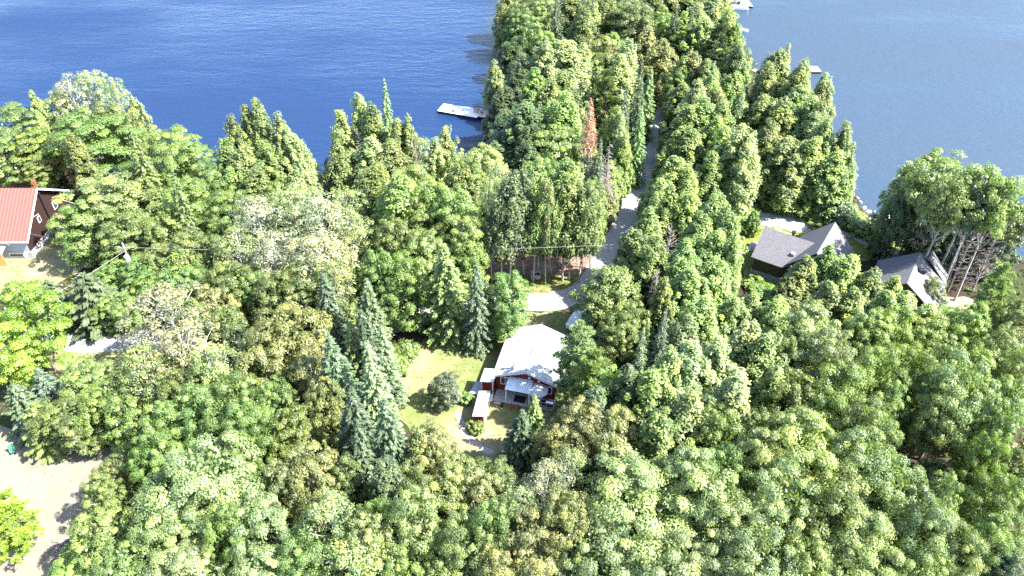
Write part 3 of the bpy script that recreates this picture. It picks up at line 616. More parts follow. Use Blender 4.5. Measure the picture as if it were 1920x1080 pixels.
for s in (-1, 1):
    MB().add([(-1.5, s * .72, 1.56), (.4, s * .72, 1.58), (.95, s * .85, 1.12), (-1.75, s * .85, 1.12), (-1.5, s * .74, 1.56), (.4, s * .74, 1.58), (.95, s * .9, 1.12), (-1.75, s * .9, 1.12)], [(4, 5, 6, 7), (0, 1, 5, 4), (2, 3, 7, 6), (1, 2, 6, 5), (3, 0, 4, 7)]).build('side_window', M['glass'], car)
    MB().box(2.16, 2.24, s * .62 - .18, s * .62 + .18, .62, .78).build('headlight', M['glass'], car)
    for x in (-1.35, 1.4):
        wh = MB().tube([(x, s * .74, .34), (x, s * .93, .34)], .34, 16).build('wheel', M['black'], car); MB().tube([(x, s * .93, .34), (x, s * .945, .34)], .2, 12).build('rim', M['steel'], wh)

# grey wooden box by the grove
X, Y = g(1004, 520); pl = thing('garden_box', 'pale wooden open-topped box on the grass at the grove edge', 'box', (X, Y, 0), 0)
mb = MB(); mb.box(-.62, .62, -.45, -.36, 0, .62); mb.box(-.62, .62, .36, .45, 0, .72); mb.box(-.62, -.53, -.36, .36, 0, .67); mb.box(.53, .62, -.36, .36, 0, .67); mb.build('frame', M['wood'], pl)
MB().box(-.53, .53, -.36, .36, .05, .35).build('soil', M['dark'], pl)
# folding chair on the sand
X, Y = g(27, 850); fc = thing('folding_chair', 'tiny green folding chair alone on the pale sand', 'chair', (X, Y, 0), R_(40))
MB().slab([(-.25, -.25, .42), (.25, -.25, .42), (.25, .25, .38), (-.25, .25, .38)], .04).build('seat', M['green_cloth'], fc)
MB().slab([(-.25, .22, .42), (.25, .22, .42), (.25, .45, .95), (-.25, .45, .95)], .04).build('backrest', M['green_cloth'], fc)
for a in (-.25, .25): MB().tube([(a, -.25, 0), (a, .3, .6)], .02, 5).build('leg', M['steel'], fc); MB().tube([(a, .35, 0), (a, -.2, .6)], .02, 5).build('leg', M['steel'], fc)
# brush pile
X, Y = g(118, 1030); bp = MB(); r_ = random.Random(5)
for k in range(150):
    a = r_.gauss(0, .35); L = r_.uniform(1.0, 2.0); y0 = r_.uniform(-.7, .7); z0 = r_.uniform(.05, .8) * max(.1, 1 - abs(y0)); x0 = r_.uniform(-.3, .5)
    pts = [(x0 + L / 2 * t * math.cos(a), y0 + L / 2 * t * math.sin(a), z0 * (1 - .45 * t * t) + .15) for t in (-1, -.3, .4, 1)]; bp.tube(pts, [.028, .024, .018, .01], 4)
o = bp.build('brush_pile', M['twig']); o.location = (X, Y, 0); o.rotation_euler = (0, 0, R_(35)); tag(o, 'pile of bare grey branches on the edge of the sand', 'brush pile')
# ---------------------------------------------------------------- VEGETATION prototypes (numpy leaf clouds)
def unit(v): return v / (np.linalg.norm(v, axis=-1, keepdims=True) + 1e-9)
def leaf_mesh(name, c, nrm, ax, la, lb, tone):
    """kite-shaped leaf cards: centre c, normal nrm, long axis ax, half sizes la/lb, tone 0..1"""
    nrm = unit(nrm); t = unit(ax - (ax * nrm).sum(1, keepdims=True) * nrm); s = np.cross(nrm, t)
    n = len(c); la = np.broadcast_to(la, n)[:, None]; lb = np.broadcast_to(lb, n)[:, None]
    V = np.stack([c - t * la, c + s * lb - t * la * .1, c + t * la, c - s * lb - t * la * .1], 1)
    me = bpy.data.meshes.new(name); me.vertices.add(4 * n); me.vertices.foreach_set('co', V.astype(np.float32).ravel())
    me.loops.add(4 * n); me.loops.foreach_set('vertex_index', np.arange(4 * n, dtype=np.int32))
    me.polygons.add(n); me.polygons.foreach_set('loop_start', np.arange(n, dtype=np.int32) * 4)
    a = me.attributes.new('tone', 'FLOAT', 'FACE'); a.data.foreach_set('value', np.clip(tone, 0, 1).astype(np.float32))
    me.update(); return me
def rnd_dir(n): return unit(rng.normal(size=(n, 3)))

def clump_crown(name, R=4.5, z0=3.0, z1=13.0, nclump=75, per=110, cr=1.15, leaf=.20, shape='dome', flat=.62, up=.75, inner=.35, tonev=.16, sep=.62, fill=900):
    """crown of leaf clumps on an irregular envelope; returns mesh and clump centres"""
    H = z1 - z0; cs = []; ph = rng.uniform(0, 6.3, 3); asym = rng.uniform(.05, .16, 3) * (1.5 if shape in ('cone', 'column') else 1.2)
    tries = 0
    while len(cs) < nclump and tries < 9000:
        tries += 1
        u = rng.uniform(0, 1); a = rng.uniform(0, 2 * math.pi)
        if shape == 'dome': h = 1 - (1 - u) ** 1.0; prof = math.sqrt(max(0, 1 - ((h - .38) / .62) ** 2)) if h > .38 else .72 + .28 * h / .38
        elif shape == 'oval': h = u; prof = max(.0, 1 - abs((h - .42) / .6) ** 2.3) ** .6
        elif shape == 'cone': h = u; prof = (1 - h) ** .6 * min(1, .75 + h * 1.3) + .03
        elif shape == 'column': h = u; prof = (1 - h ** 2.6) ** .8 * min(1, .7 + h * 1.2) + .03
        else: h = u; prof = 1
        if rng.uniform() > prof + .12: continue
        lob = 1 + asym[0] * math.sin(2 * a + ph[0]) + asym[1] * math.sin(3 * a + ph[1] + 3 * h) + asym[2] * math.sin(5 * a + ph[2] - 4 * h)
        k = rng.uniform(.74, 1.06) if rng.uniform() > .18 else rng.uniform(.4, .74)
        r = R * prof * lob * k
        p = np.array([r * math.cos(a), r * math.sin(a), z0 + h * H - (0 if shape != 'dome' else .0)])
        if all(np.hypot(*(p[:2] - q[:2])) + (.8 if shape in ('dome', 'oval') else .5) * abs(p[2] - q[2]) > cr * sep for q in cs): cs.append(p)
    cs = np.array(cs); n = len(cs)
    crs = cr * rng.uniform(.5, 1.25, n); ctone = np.clip(rng.normal(.5, tonev, n), .1, .9)
    idx = np.repeat(np.arange(n), per); d = rnd_dir(len(idx)); out = unit(cs * np.array([1, 1, 0]) * .6 / max(R, 1) + np.array([0, 0, up]))[idx]
    flip = (d * out).sum(1) < -.15; d[flip] *= -1
    sq = np.array([1, 1, flat if shape in ('dome', 'oval') else 1.7])
    rad = crs[idx] * (rng.uniform(.5, 1.03, len(idx)) + .28 * rng.uniform(0, 1, len(idx)) ** 6)
    c = cs[idx] + d * rad[:, None] * sq
    nr = unit(d + out * .35 + np.array([0, 0, .6]) + rng.normal(size=d.shape) * .33)
    ax = rnd_dir(len(idx)) + (np.array([0, 0, 1.1]) if shape in ('cone', 'column') else out * .3)
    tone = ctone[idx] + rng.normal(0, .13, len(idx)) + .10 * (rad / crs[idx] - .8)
    # interior leaves so the crown is not see-through
    m = fill; u = rng.uniform(0, 1, m); a = rng.uniform(0, 6.283, m)
    if shape == 'cone': pr = (1 - u) ** .6
    elif shape == 'column': pr = (1 - u ** 2.6) ** .8
    else: pr = np.sqrt(np.clip(1 - ((u - .4) / .62) ** 2, 0, 1))
    rr = R * pr * np.sqrt(rng.uniform(0, .62, m)); ci = np.column_stack([rr * np.cos(a), rr * np.sin(a), z0 + u * H * .93])
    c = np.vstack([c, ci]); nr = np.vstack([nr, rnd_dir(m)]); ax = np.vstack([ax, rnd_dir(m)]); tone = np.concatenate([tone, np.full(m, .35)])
    sz = np.concatenate([leaf * rng.uniform(.7, 1.3, len(idx)), np.full(m, leaf * 2.1)])
    return leaf_mesh(name, c, nr, ax, sz, sz * .62, tone), cs

def trunk_mesh(name, H, r, cs=None, nl=14, bend=.25, low=.25):
    mb = MB(); b = rng.uniform(-bend, bend, 2)
    f = lambda t: np.array([b[0] * math.sin(t * 2.2), b[1] * math.sin(t * 2.8), t * H])
    mb.tube([f(0) + (0, 0, -.3), f(.03), f(.3), f(.6), f(.85), f(1)], [r * 1.45, r, r * .82, r * .55, r * .3, r * .06], 8)
    if cs is not None and len(cs):
        for p in cs[rng.choice(len(cs), min(nl, len(cs)), False)]:
            t = max(low, min(.9, p[2] / H - rng.uniform(.12, .3))); q = f(t); mid = q * .45 + p * .55 + np.array([0, 0, -.12 * np.hypot(*(p[:2] - q[:2]))])
            mb.tube([q, mid, p], [r * .38, r * .22, r * .07], 5)
    me = mb.me(name); me.polygons.foreach_set('use_smooth', [True] * len(me.polygons)); return me

def spruce(name, H=15., R=2.5, whorls=30, z0=.6, droop=.35, dens=1.0, lf=.17, layered=False, power=.85):
    C_, N_, A_, T_, S_ = [], [], [], [], []
    for i in range(whorls):
        h = i / (whorls - 1); z = z0 + (H - z0) * h ** .92; L = R * (1 - h) ** power + .12
        nb = max(5, int(11 * (1 - h * .55)))
        for k in range(nb):
            a = 2 * math.pi * (k + rng.uniform(-.3, .3)) / nb + i * 1.1; l = L * rng.uniform(.72, 1.12)
            d = np.array([math.cos(a), math.sin(a)]); tn = np.clip(rng.normal(.5, .13), .15, .85)
            n = max(6, int(l * 26 * dens)); t = rng.uniform(.12, 1, n) ** .75
            wd = .26 * l * (1.05 - t) + .10
            side = rng.uniform(-1, 1, n) * wd
            zz = z - droop * l * t ** 1.5 + (.16 * l * np.clip(t - .75, 0, 1)) + rng.normal(0, .05, n) + (0.1 if layered else .02)
            c = np.column_stack([d[0] * l * t - d[1] * side, d[1] * l * t + d[0] * side, zz])
            ax = np.column_stack([d[0] - d[1] * side / (wd + .05) * .8, d[1] + d[0] * side / (wd + .05) * .8, np.full(n, -.25)])
            nr = np.column_stack([d[0] * .35 + rng.normal(0, .35, n), d[1] * .35 + rng.normal(0, .35, n), np.full(n, 1.0)])
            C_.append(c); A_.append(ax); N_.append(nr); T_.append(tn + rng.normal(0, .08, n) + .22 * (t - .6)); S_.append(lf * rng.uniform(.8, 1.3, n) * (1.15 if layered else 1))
    c = np.vstack(C_); s = np.concatenate(S_)
    return leaf_mesh(name, c, np.vstack(N_), np.vstack(A_), s, s * .42, np.concatenate(T_))

def pine(name, H=13., R=3.2):
    C_, N_, A_, T_ = [], [], [], []
    mb = []
    for i in range(13):
        h = i / 12; z = 2.5 + (H - 2.8) * h; L = R * (1 - h) ** .6 * min(1, .7 + h * 1.5) + .3; nb = 6 if h < .8 else 5
        for k in range(nb):
            a = rng.uniform(0, 6.283); l = L * rng.uniform(.6, 1.15); d = np.array([math.cos(a), math.sin(a)])
            mb.append(((0, 0, z), (d[0] * l, d[1] * l, z + .25 * l)))
            for j in range(7):
                t = rng.uniform(.3, 1.05); o = rng.normal(0, .22 * l * .6, 2); p = np.array([d[0] * l * t + o[0], d[1] * l * t + o[1], z + .28 * l * t + rng.normal(0, .12)])
                n = 34; dr = rnd_dir(n); dr[:, 2] = np.abs(dr[:, 2]) * .9; dr[:, :2] += d * .5; dr = unit(dr)
                C_.append(p + dr * .24); A_.append(dr); N_.append(np.cross(dr, rnd_dir(n))); T_.append(np.full(n, np.clip(rng.normal(.52, .15), .1, .95)) + rng.normal(0, .08, n))
    c = np.vstack(C_); return leaf_mesh(name, c, np.vstack(N_), np.vstack(A_), .26, .045, np.concatenate(T_)), mb

def dead(name, H=13., R=1.7, n=190, droop=.5, up=0.0):
    mb = MB(); mb.tube([(0, 0, -.2), (.05, 0, H * .5), (0, .05, H)], [.17, .1, .02], 6)
    for i in range(n):
        h = rng.uniform(.12, .97); a = rng.uniform(0, 6.283); L = (R * (1 - h) ** .7 + .2) * rng.uniform(.5, 1.15); d = np.array([math.cos(a), math.sin(a), 0]); z = H * h
        q = [np.array([0, 0, z]), d * L * .5 + (0, 0, z - droop * L * .25 + up * L * .5), d * L + (0, 0, z - droop * L * .8 + up * L)]; mb.tube(q, [.035, .024, .008], 3, False)
        for j in range(3):
            t = rng.uniform(.35, .95); p = q[1] * (1 - abs(2 * t - 1)) + (q[0] if t < .5 else q[2]) * abs(2 * t - 1); e = p + np.array([*rng.normal(0, .3 * L * .6, 2), -.25 * L * rng.uniform(.2, 1) + up * .4 * L]); mb.tube([p, e], [.018, .006], 3, False)
    return mb.me(name)
def bare_bush(name, H=4.5, n=60):
    mb = MB()
    for i in range(n):
        a = rng.uniform(0, 6.283); s = rng.uniform(.1, .5); x, y = rng.normal(0, .5, 2); h = H * rng.uniform(.5, 1)
        p0 = np.array([x, y, 0]); p1 = p0 + (math.cos(a) * s * h * .3, math.sin(a) * s * h * .3, h * .5); p2 = p0 + (math.cos(a) * s * h * .8, math.sin(a) * s * h * .8, h); mb.tube([p0, p1, p2], [.04, .03, .01], 3, False)
        for j in range(3):
            t = rng.uniform(.4, .9); p = p1 * (1 - t) + p2 * t; mb.tube([p, p + (*rng.normal(0, .35, 2), rng.uniform(.2, .8))], [.018, .006], 3, False)
    return mb.me(name)

PROTO = {}   # kind -> list of (crown mesh, trunk mesh, nominal H, nominal R, crown material, trunk material)
def reg(k, crown, trunk, H, R, cm, tm):
    if crown is not None: crown.materials.append(M[cm])
    if trunk is not None: trunk.materials.append(M[tm])
    PROTO.setdefault(k, []).append((crown, trunk, H, R))
for i in range(3):
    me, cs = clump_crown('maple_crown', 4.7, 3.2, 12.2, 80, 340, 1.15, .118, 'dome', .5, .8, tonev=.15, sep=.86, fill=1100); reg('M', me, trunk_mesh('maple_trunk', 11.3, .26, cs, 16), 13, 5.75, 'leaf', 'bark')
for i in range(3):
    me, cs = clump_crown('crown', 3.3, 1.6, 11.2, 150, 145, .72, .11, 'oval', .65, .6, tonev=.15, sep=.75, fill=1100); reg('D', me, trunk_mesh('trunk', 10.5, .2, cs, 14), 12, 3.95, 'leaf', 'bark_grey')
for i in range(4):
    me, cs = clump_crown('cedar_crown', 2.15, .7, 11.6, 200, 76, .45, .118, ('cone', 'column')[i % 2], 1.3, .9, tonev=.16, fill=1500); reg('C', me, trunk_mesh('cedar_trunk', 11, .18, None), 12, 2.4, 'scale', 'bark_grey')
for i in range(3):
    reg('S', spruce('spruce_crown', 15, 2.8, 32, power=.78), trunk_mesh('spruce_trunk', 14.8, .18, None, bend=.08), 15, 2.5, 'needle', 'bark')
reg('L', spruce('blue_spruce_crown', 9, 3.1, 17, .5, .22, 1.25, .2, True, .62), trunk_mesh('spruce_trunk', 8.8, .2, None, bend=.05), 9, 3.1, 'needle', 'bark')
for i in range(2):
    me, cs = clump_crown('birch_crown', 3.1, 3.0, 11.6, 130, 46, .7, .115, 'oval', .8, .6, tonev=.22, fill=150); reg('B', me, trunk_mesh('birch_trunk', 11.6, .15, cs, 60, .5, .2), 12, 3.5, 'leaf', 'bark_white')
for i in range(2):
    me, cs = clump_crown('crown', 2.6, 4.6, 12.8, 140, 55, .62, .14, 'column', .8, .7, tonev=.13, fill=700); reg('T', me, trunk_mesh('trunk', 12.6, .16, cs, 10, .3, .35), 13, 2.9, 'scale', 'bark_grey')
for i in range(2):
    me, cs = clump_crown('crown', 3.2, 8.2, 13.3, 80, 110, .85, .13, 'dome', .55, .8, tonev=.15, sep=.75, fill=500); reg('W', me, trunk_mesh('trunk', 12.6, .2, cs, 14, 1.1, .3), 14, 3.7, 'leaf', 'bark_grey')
me, lb = pine('pine_crown'); tp = MB(); tp.tube([(0, 0, -.3), (0, 0, 6), (0, 0, 12.7)], [.24, .16, .04], 8)
for a, b in lb: tp.tube([a, b], [.05, .015], 4)
reg('P', me, tp.me('pine_trunk'), 13, 3.3, 'needle', 'bark')
reg('X', None, dead('dead_branches'), 13, 1.8, None, 'twig'); reg('X', None, dead('dead_branches', 13, 3.0, 150, -.1, .35), 13, 3.2, None, 'twig')
reg('H', None, bare_bush('bare_stems'), 4.6, 2.0, None, 'twig')
for i in range(2):
    me, cs = clump_crown('shrub_leaves', 1.5, .2, 2.6, 60, 60, .42, .12, 'oval', .8, .7, fill=300); reg('G', me, trunk_mesh('stem', 1.8, .05, cs, 12, .1, .05), 3, 1.75, 'leaf', 'bark_grey')

TINT = {'b': (.13, .20, .055), 'y': (.145, .205, .06), 'Y': (.165, .25, .035), 'o': (.12, .155, .05), 't': (.165, .18, .07), 'p': (.185, .235, .095),
        'd': (.065, .095, .042), 'u': (.088, .122, .058), 'g': (.24, .24, .16), 'r': (.25, .07, .07), 's': (.10, .14, .085), 'w': (.215, .225, .14)}
TWORD = {'b': 'bright green', 'y': 'yellow-green', 'Y': 'vivid lime green', 'o': 'olive', 't': 'tan-olive', 'p': 'pale green', 'd': 'dark green', 'u': 'blue-green', 'g': 'grey', 'r': 'rust red', 's': 'silvery', 'w': 'whitish'}
KIND = {'M': ('maple_tree', 'maple', 'tree', 13), 'D': ('broadleaf_tree', 'leafy tree', 'tree', 12), 'C': ('cedar_tree', 'cedar', 'tree', 12.5), 'S': ('spruce_tree', 'pointed spruce', 'tree', 15), 'L': ('spruce_tree', 'broad layered spruce', 'tree', 9),
        'B': ('birch_tree', 'thin birch', 'tree', 13), 'W': ('tall_tree', 'high-crowned tree', 'tree', 14), 'T': ('grove_tree', 'bare-stemmed tree', 'tree', 14), 'P': ('pine_tree', 'feathery pine', 'tree', 13), 'X': ('dead_tree', 'dead tree', 'tree', 12), 'H': ('bare_shrub', 'leafless shrub', 'shrub', 4.5), 'G': ('shrub', 'shrub', 'shrub', 3)}
PART = {'M': ('crown', 'trunk'), 'G': ('foliage', 'stem'), 'X': ('crown', 'branches'), 'H': ('foliage', 'stems')}
# zone: (phrase, anchor phrase, anchor px)
ZONES = {
 'chalet': ('on the wooded shore beside the chalet', 'the orange-red roof', (30, 390), '''
M y 8 192 110 11;D y 55 232 90 9;D y -15 245 110 9;C p 60 170 46 12;B w 115 138 80 14;B p 165 126 80 14;B p 206 140 50 13;C p 246 177 34 10;D p 95 160 70 12;M b 150 202 170 12;D o 195 185 90 12;
S o 238 230 62 17;M y 290 230 125 12;M y 345 260 110 12;M y 385 290 80 11;D y 400 322 90 11;M y 245 300 100 11;D p 178 322 170 12;D b 135 372 110 10;D o 215 392 120 10;M b 335 328 115 12;S o 318 318 60 15;M b 395 358 90 11;
G y 112 392 58 5;D o 290 395 110 10;D o 340 425 90 10;D y 60 290 70 6;C o 130 250 60 11'''),
 'pole': ('around the transformer pole', 'the transformer pole', (238, 465), '''
D b 250 482 95 7;D b 200 490 80 6;D o 285 455 80 8;L u 150 512 130 8;L u 85 527 90 7;C b 330 470 80 8;D b 312 500 90 8;D b 358 492 85 8;D t 386 533 92 10;D o 428 480 110 11;D b 268 518 80 6;C o 400 440 60 9;D b 210 545 80 6'''),
 'drive': ('around the driveway gap', 'the pale driveway patch', (165, 638), '''
M Y 14 530 150 13;B w 306 545 165 12;B w 335 610 140 12;L u 20 722 90 7;S s 66 690 70 6;D y 150 672 110 8;D y 180 718 110 8;D o 110 752 120 7;D y 215 745 100 8;B p 265 650 110 11;D o 300 690 90 10;M Y -30 590 120 12;C o 345 560 60 10;L o 60 760 110 6'''),
 'sand': ('at the sand clearing edge', 'the brush pile', (118, 1025), '''
P Y -28 925 130 9;D y 168 887 80 8;D y 168 960 130 9;D y 128 1040 110 5;M b 250 832 70 9;M p 345 832 215 14;M y 405 945 100 12;M p 470 940 150 12;M p 290 950 160 10;D y 215 1020 130 8;M p 330 1040 160 9;D p 480 1030 130 9;D o 205 850 70 7'''),
 'west': ('in the woods beside the lawn', 'the round lawn tree', (833, 735), '''
B w 470 372 120 13;B p 530 350 110 13;B w 592 362 120 14;B p 645 355 90 12;B p 440 428 120 12;B w 512 440 120 12;B w 592 432 130 13;B p 655 398 90 12;D o 500 505 110 11;D b 468 500 90 10;D o 560 490 100 11;B p 622 480 90 12;D b 702 458 90 13;D b 752 468 105 12;
D o 412 575 100 11;D d 425 602 90 10;D t 522 577 160 14;D t 470 625 130 12;D t 565 645 110 12;S u 602 505 74 12;S u 680 522 84 13;S o 658 598 92 12;S u 625 628 105 15;S d 690 575 90 14;S u 716 735 100 15;S p 690 640 84 15;S d 642 725 110 14;S d 668 800 90 13;S p 716 615 60 11;C d 720 850 90 12;
M b 400 700 130 13;M b 345 728 120 12;M b 445 745 110 12;M b 292 748 100 11;M b 282 800 100 10;M b 490 780 100 11;M b 420 805 110 11;D o 545 760 110 12;D t 562 828 130 13;D t 520 860 90 12;B p 605 930 120 12;D t 590 700 80 12;D o 640 850 90 11;B p 390 650 110 12;D o 360 660 80 11;D b 500 700 80 11'''),
 'shoreA': ('in the cedar clump by the lake', 'the narrow lake gap', (605, 325), '''
C o 425 222 62 14;C o 452 197 60 15;C o 484 181 56 16;C p 516 213 60 14;C p 546 250 66 13;C b 412 262 60 12;C o 450 268 80 13;C o 500 262 80 13;C p 560 300 56 10;C o 470 318 90 11;C b 432 310 70 11;D y 520 330 90 10;C p 545 318 60 10;D y 452 352 90 10'''),
 'shoreB': ('in the clump below the dock', 'the bleached dock', (865, 210), '''
S b 713 151 46 17;C p 672 170 62 16;C p 640 205 60 14;C o 700 193 66 15;C o 745 215 60 14;C o 625 262 60 12;X t 670 236 60 12 1;C o 768 216 46 14;C p 692 250 76 13;C o 730 258 90 12;C o 645 285 75 10;C p 835 236 50 12;B p 800 258 60 11;X g 778 258 45 12 1;C p 812 260 50 11;D p 905 260 100 13;
D y 868 282 90 13;C o 700 305 90 12;D y 762 300 120 15;D y 802 333 120 14;C y 738 330 110 14;D t 682 322 64 11;D y 852 340 110 15;D y 858 392 100 13;D o 782 380 100 12;D b 862 440 85 10;B p 925 300 66 16;G y 612 346 60 2.5;G y 640 352 60 2.5;D y 790 420 100 12;D o 728 400 90 13;C o 870 300 70 12'''),
 'grove': ('in the grove behind the box', 'the pale wooden box', (1004, 516), '''
T d 955 333 92 16;T d 985 318 86 16;T b 1004 330 70 16;T t 1030 335 46 16;T o 1065 328 85 16;T o 1098 345 66 15;T d 940 372 70 13;B p 918 345 44 15;T o 1040 372 60 12;T d 1075 380 60 12;T o 1012 372 60 12;T b 1100 385 50 11;T y 1118 360 50 12;T d 965 385 60 11'''),
 'lawn': ('around the cabin lawn', 'the white metal roof', (985, 660), '''
D s 833 700 66 5;S o 835 458 104 13.5;S u 890 490 62 13;D b 948 500 95 11;S u 912 520 50 9;K y 1148 502 122 10;P p 1095 603 120 13;P y 1120 655 120 12;D o 1165 570 90 9;S d 975 766 84 9;S b 1003 740 60 9;G b 745 650 60 3;G b 735 665 50 3;G y 892 790 34 1.6;G b 875 738 30 1.4;G o 1030 800 60 3;D t 1085 742 110 12;
D o 1195 560 80 9;G b 930 605 36 2;G b 760 640 50 3;C d 1120 720 70 11;S b 1222 598 40 12'''),
 'north': ('on the far part of the peninsula', 'the blue-tipped spruce', (1043, 35), '''
C t 948 -12 50 9;C t 950 12 44 9;D y 975 -5 58 12;D y 1000 28 60 12;D y 1012 -28 70 12;S u 1043 -6 42 14;C o 1075 -25 60 12;C o 1095 12 60 13;C o 1130 -20 70 13;C p 1115 5 50 12;D o 1190 -10 100 14;C p 1268 -45 90 12;C y 1305 -40 80 12;C o 1240 -45 70 12;D o 1335 -38 90 12;C y 1290 20 70 11;D o 1165 -30 90 13;D b 1252 20 60 11;S d 1272 0 38 14;D b 1240 8 60 11;C o 1225 -22 60 12;C p 1310 8 80 12;C p 1340 -12 60 12;C y 1356 -20 60 12;C y 1368 14 48 11;
P d 1350 38 72 13;C p 1320 30 66 12;S d 1300 14 32 13;M b 1270 52 60 9;C y 1388 70 50 11;C p 1060 73 100 14;C p 1020 80 80 14;C d 985 100 60 12;C p 1088 76 70 13;D t 1125 58 100 13;M b 1125 88 76 11;C p 1180 70 60 13;C t 1222 52 60 12;C p 928 114 42 9;C d 968 116 50 8;C d 980 126 70 10;C b 1002 130 80 13;P o 1142 130 84 13;C p 1170 98 66 13;C t 1242 70 60 12;
S d 1202 108 42 16;S y 1218 123 46 13;S u 1178 154 38 15;S d 1200 150 44 14;M b 1274 118 72 10;C t 1302 94 60 12;C y 1284 108 60 11;C o 1332 106 60 12;C d 1388 84 56 12;C y 1395 96 50 11;C b 966 30 50 8;C d 966 70 56 8;C d 1160 20 50 11;D y 1020 50 60 10;C b 1380 40 40 9;C o 1210 30 60 11;C y 1150 60 60 11'''),
 'middle': ('between the dock and gravel road', 'the rust-topped dead spruce', (1112, 230), '''
C o 1065 134 90 14;C o 1040 150 80 14;C b 1056 170 88 15;C d 950 165 76 10;C d 985 190 106 14;C d 948 202 76 10;C d 962 238 90 10;C d 992 268 80 11;D y 1045 226 125 13;D y 1090 238 84 12;D b 1022 288 90 12;C y 1062 300 86 13;C y 1012 292 70 12;X r 1112 186 58 20 0;S d 1118 256 46 15;X g 1142 262 60 14 0;C y 1150 193 50 13;C t 1162 212 50 12;S y 1166 204 48 14;C y 1172 250 44 11;C t 1132 332 54 8;C y 1148 300 50 9;S b 1205 200 42 13;
C d 1000 230 80 12;C d 930 240 50 7;C o 1085 200 60 12;D y 1110 320 60 12;X g 1130 300 46 12 0'''),
 'road': ('beyond the gravel road', 'the sunlit gravel road', (1160, 440), '''
C y 1294 196 80 11;C y 1320 180 80 12;C o 1350 165 70 12;C y 1360 186 70 12;S d 1393 158 40 13;C y 1375 130 66 12;C y 1340 134 66 12;C p 1312 150 66 12;C o 1288 152 60 10;C y 1345 216 62 12;C y 1268 246 66 10;C y 1300 240 76 11;C y 1362 240 66 12;C p 1402 224 76 15;C p 1400 268 70 12;C y 1335 280 60 11;C y 1262 290 76 11;C y 1246 332 66 10;H g 1325 318 90 5;
C y 1266 350 70 12;C y 1302 356 70 12;C y 1340 362 80 12;C y 1368 382 60 12;C y 1322 402 80 12;C y 1382 402 60 12;X g 1262 420 90 14 1;X t 1240 500 70 11 1;C y 1222 395 80 12;C o 1192 432 88 11;C y 1228 442 80 12;C y 1383 432 55 12;C b 1300 450 80 12;C y 1345 430 76 12;C y 1302 500 80 12;C y 1352 480 76 12;C b 1272 482 70 11;C o 1255 520 60 11;C y 1234 364 46 9;C y 1290 310 60 10;C o 1170 480 60 8'''),
 'point': ('on the cedar point of the bay', 'the tan swim platform', (1530, 130), '''
C o 1468 86 70 14;C t 1478 82 34 14;C o 1502 114 66 14;C o 1450 115 60 13;C y 1516 114 46 13;C y 1556 132 48 14;C t 1546 150 50 13;C o 1540 190 60 13;C o 1440 170 74 13;C o 1470 184 84 13;C y 1500 160 76 13;C y 1520 180 76 13;C p 1522 208 76 12;S u 1444 190 18 11;C o 1586 228 54 14;C y 1566 224 58 14;C y 1596 236 44 13;C o 1546 230 80 13;C o 1480 250 84 12;C o 1442 225 60 12;C y 1526 258 86 12;C y 1572 280 76 11;'''),
 'garden': ('in the garden behind the house', 'the black roof vent', (1478, 437), '''
G r 1478 364 32 2.6;G s 1576 370 62 4;G y 1512 372 50 3;G b 1418 392 30 4.5;G y 1602 398 60 2.5;G b 1425 530 60 1.2;G b 1450 540 50 1.2;G p 1595 385 60 3;G y 1625 420 50 2;G b 1440 368 40 2;G y 1400 372 60 2.5;G y 1380 400 50 3;G d 1660 440 44 4;G d 1730 438 50 4;G y 1530 400 40 1.6'''),
 'cove': ('in the lakeside grove by the garage', 'the garage roof', (1720, 510), '''
C p 1712 299 56 13;W y 1790 281 124 17;W y 1850 304 100 18;D o 1750 322 80 13;W y 1880 312 80 18;W y 1908 320 84 19;T d 1700 362 50 11;X g 1852 388 90 13 1;X g 1895 402 80 12 1;W o 1805 318 90 18;B g 1772 350 60 13;T d 1728 345 50 12;P p 1890 498 90 12;W d 1870 322 84 18;W o 1935 376 80 13;D d 1782 392 80 10;D d 1842 388 90 10;D d 1902 392 90 10;D o 1868 400 60 9;C d 1812 400 50 9;C d 1760 405 50 8'''),
 'houses': ('in the trees before the grey roofs', 'the dark grey roof', (1500, 460), '''
C o 1512 482 72 9;C y 1556 466 76 10;C y 1600 472 76 10;C o 1640 505 76 9;C y 1686 524 60 8;D o 1757 520 62 6;C y 1602 540 80 10;C o 1560 530 84 10;C o 1482 512 50 7;C y 1662 545 80 10;C y 1702 548 80 9;C y 1422 548 76 10;C y 1462 560 84 11;C y 1385 552 70 11;C y 1330 562 90 12;C o 1290 590 84 12;C p 1400 602 90 13;C p 1352 640 90 13;C p 1392 690 96 13;C y 1440 622 90 13;D y 1485 605 90 13;
C y 1740 570 80 9;D y 1790 570 80 8;D y 1640 575 90 11;C o 1530 560 70 10;D y 1880 560 70 8;C p 1300 640 100 13;C y 1255 650 84 13;C y 1225 690 110 13;C o 1300 720 110 13;D y 1352 755 110 13;D y 1255 760 110 12;C o 1450 690 90 12'''),
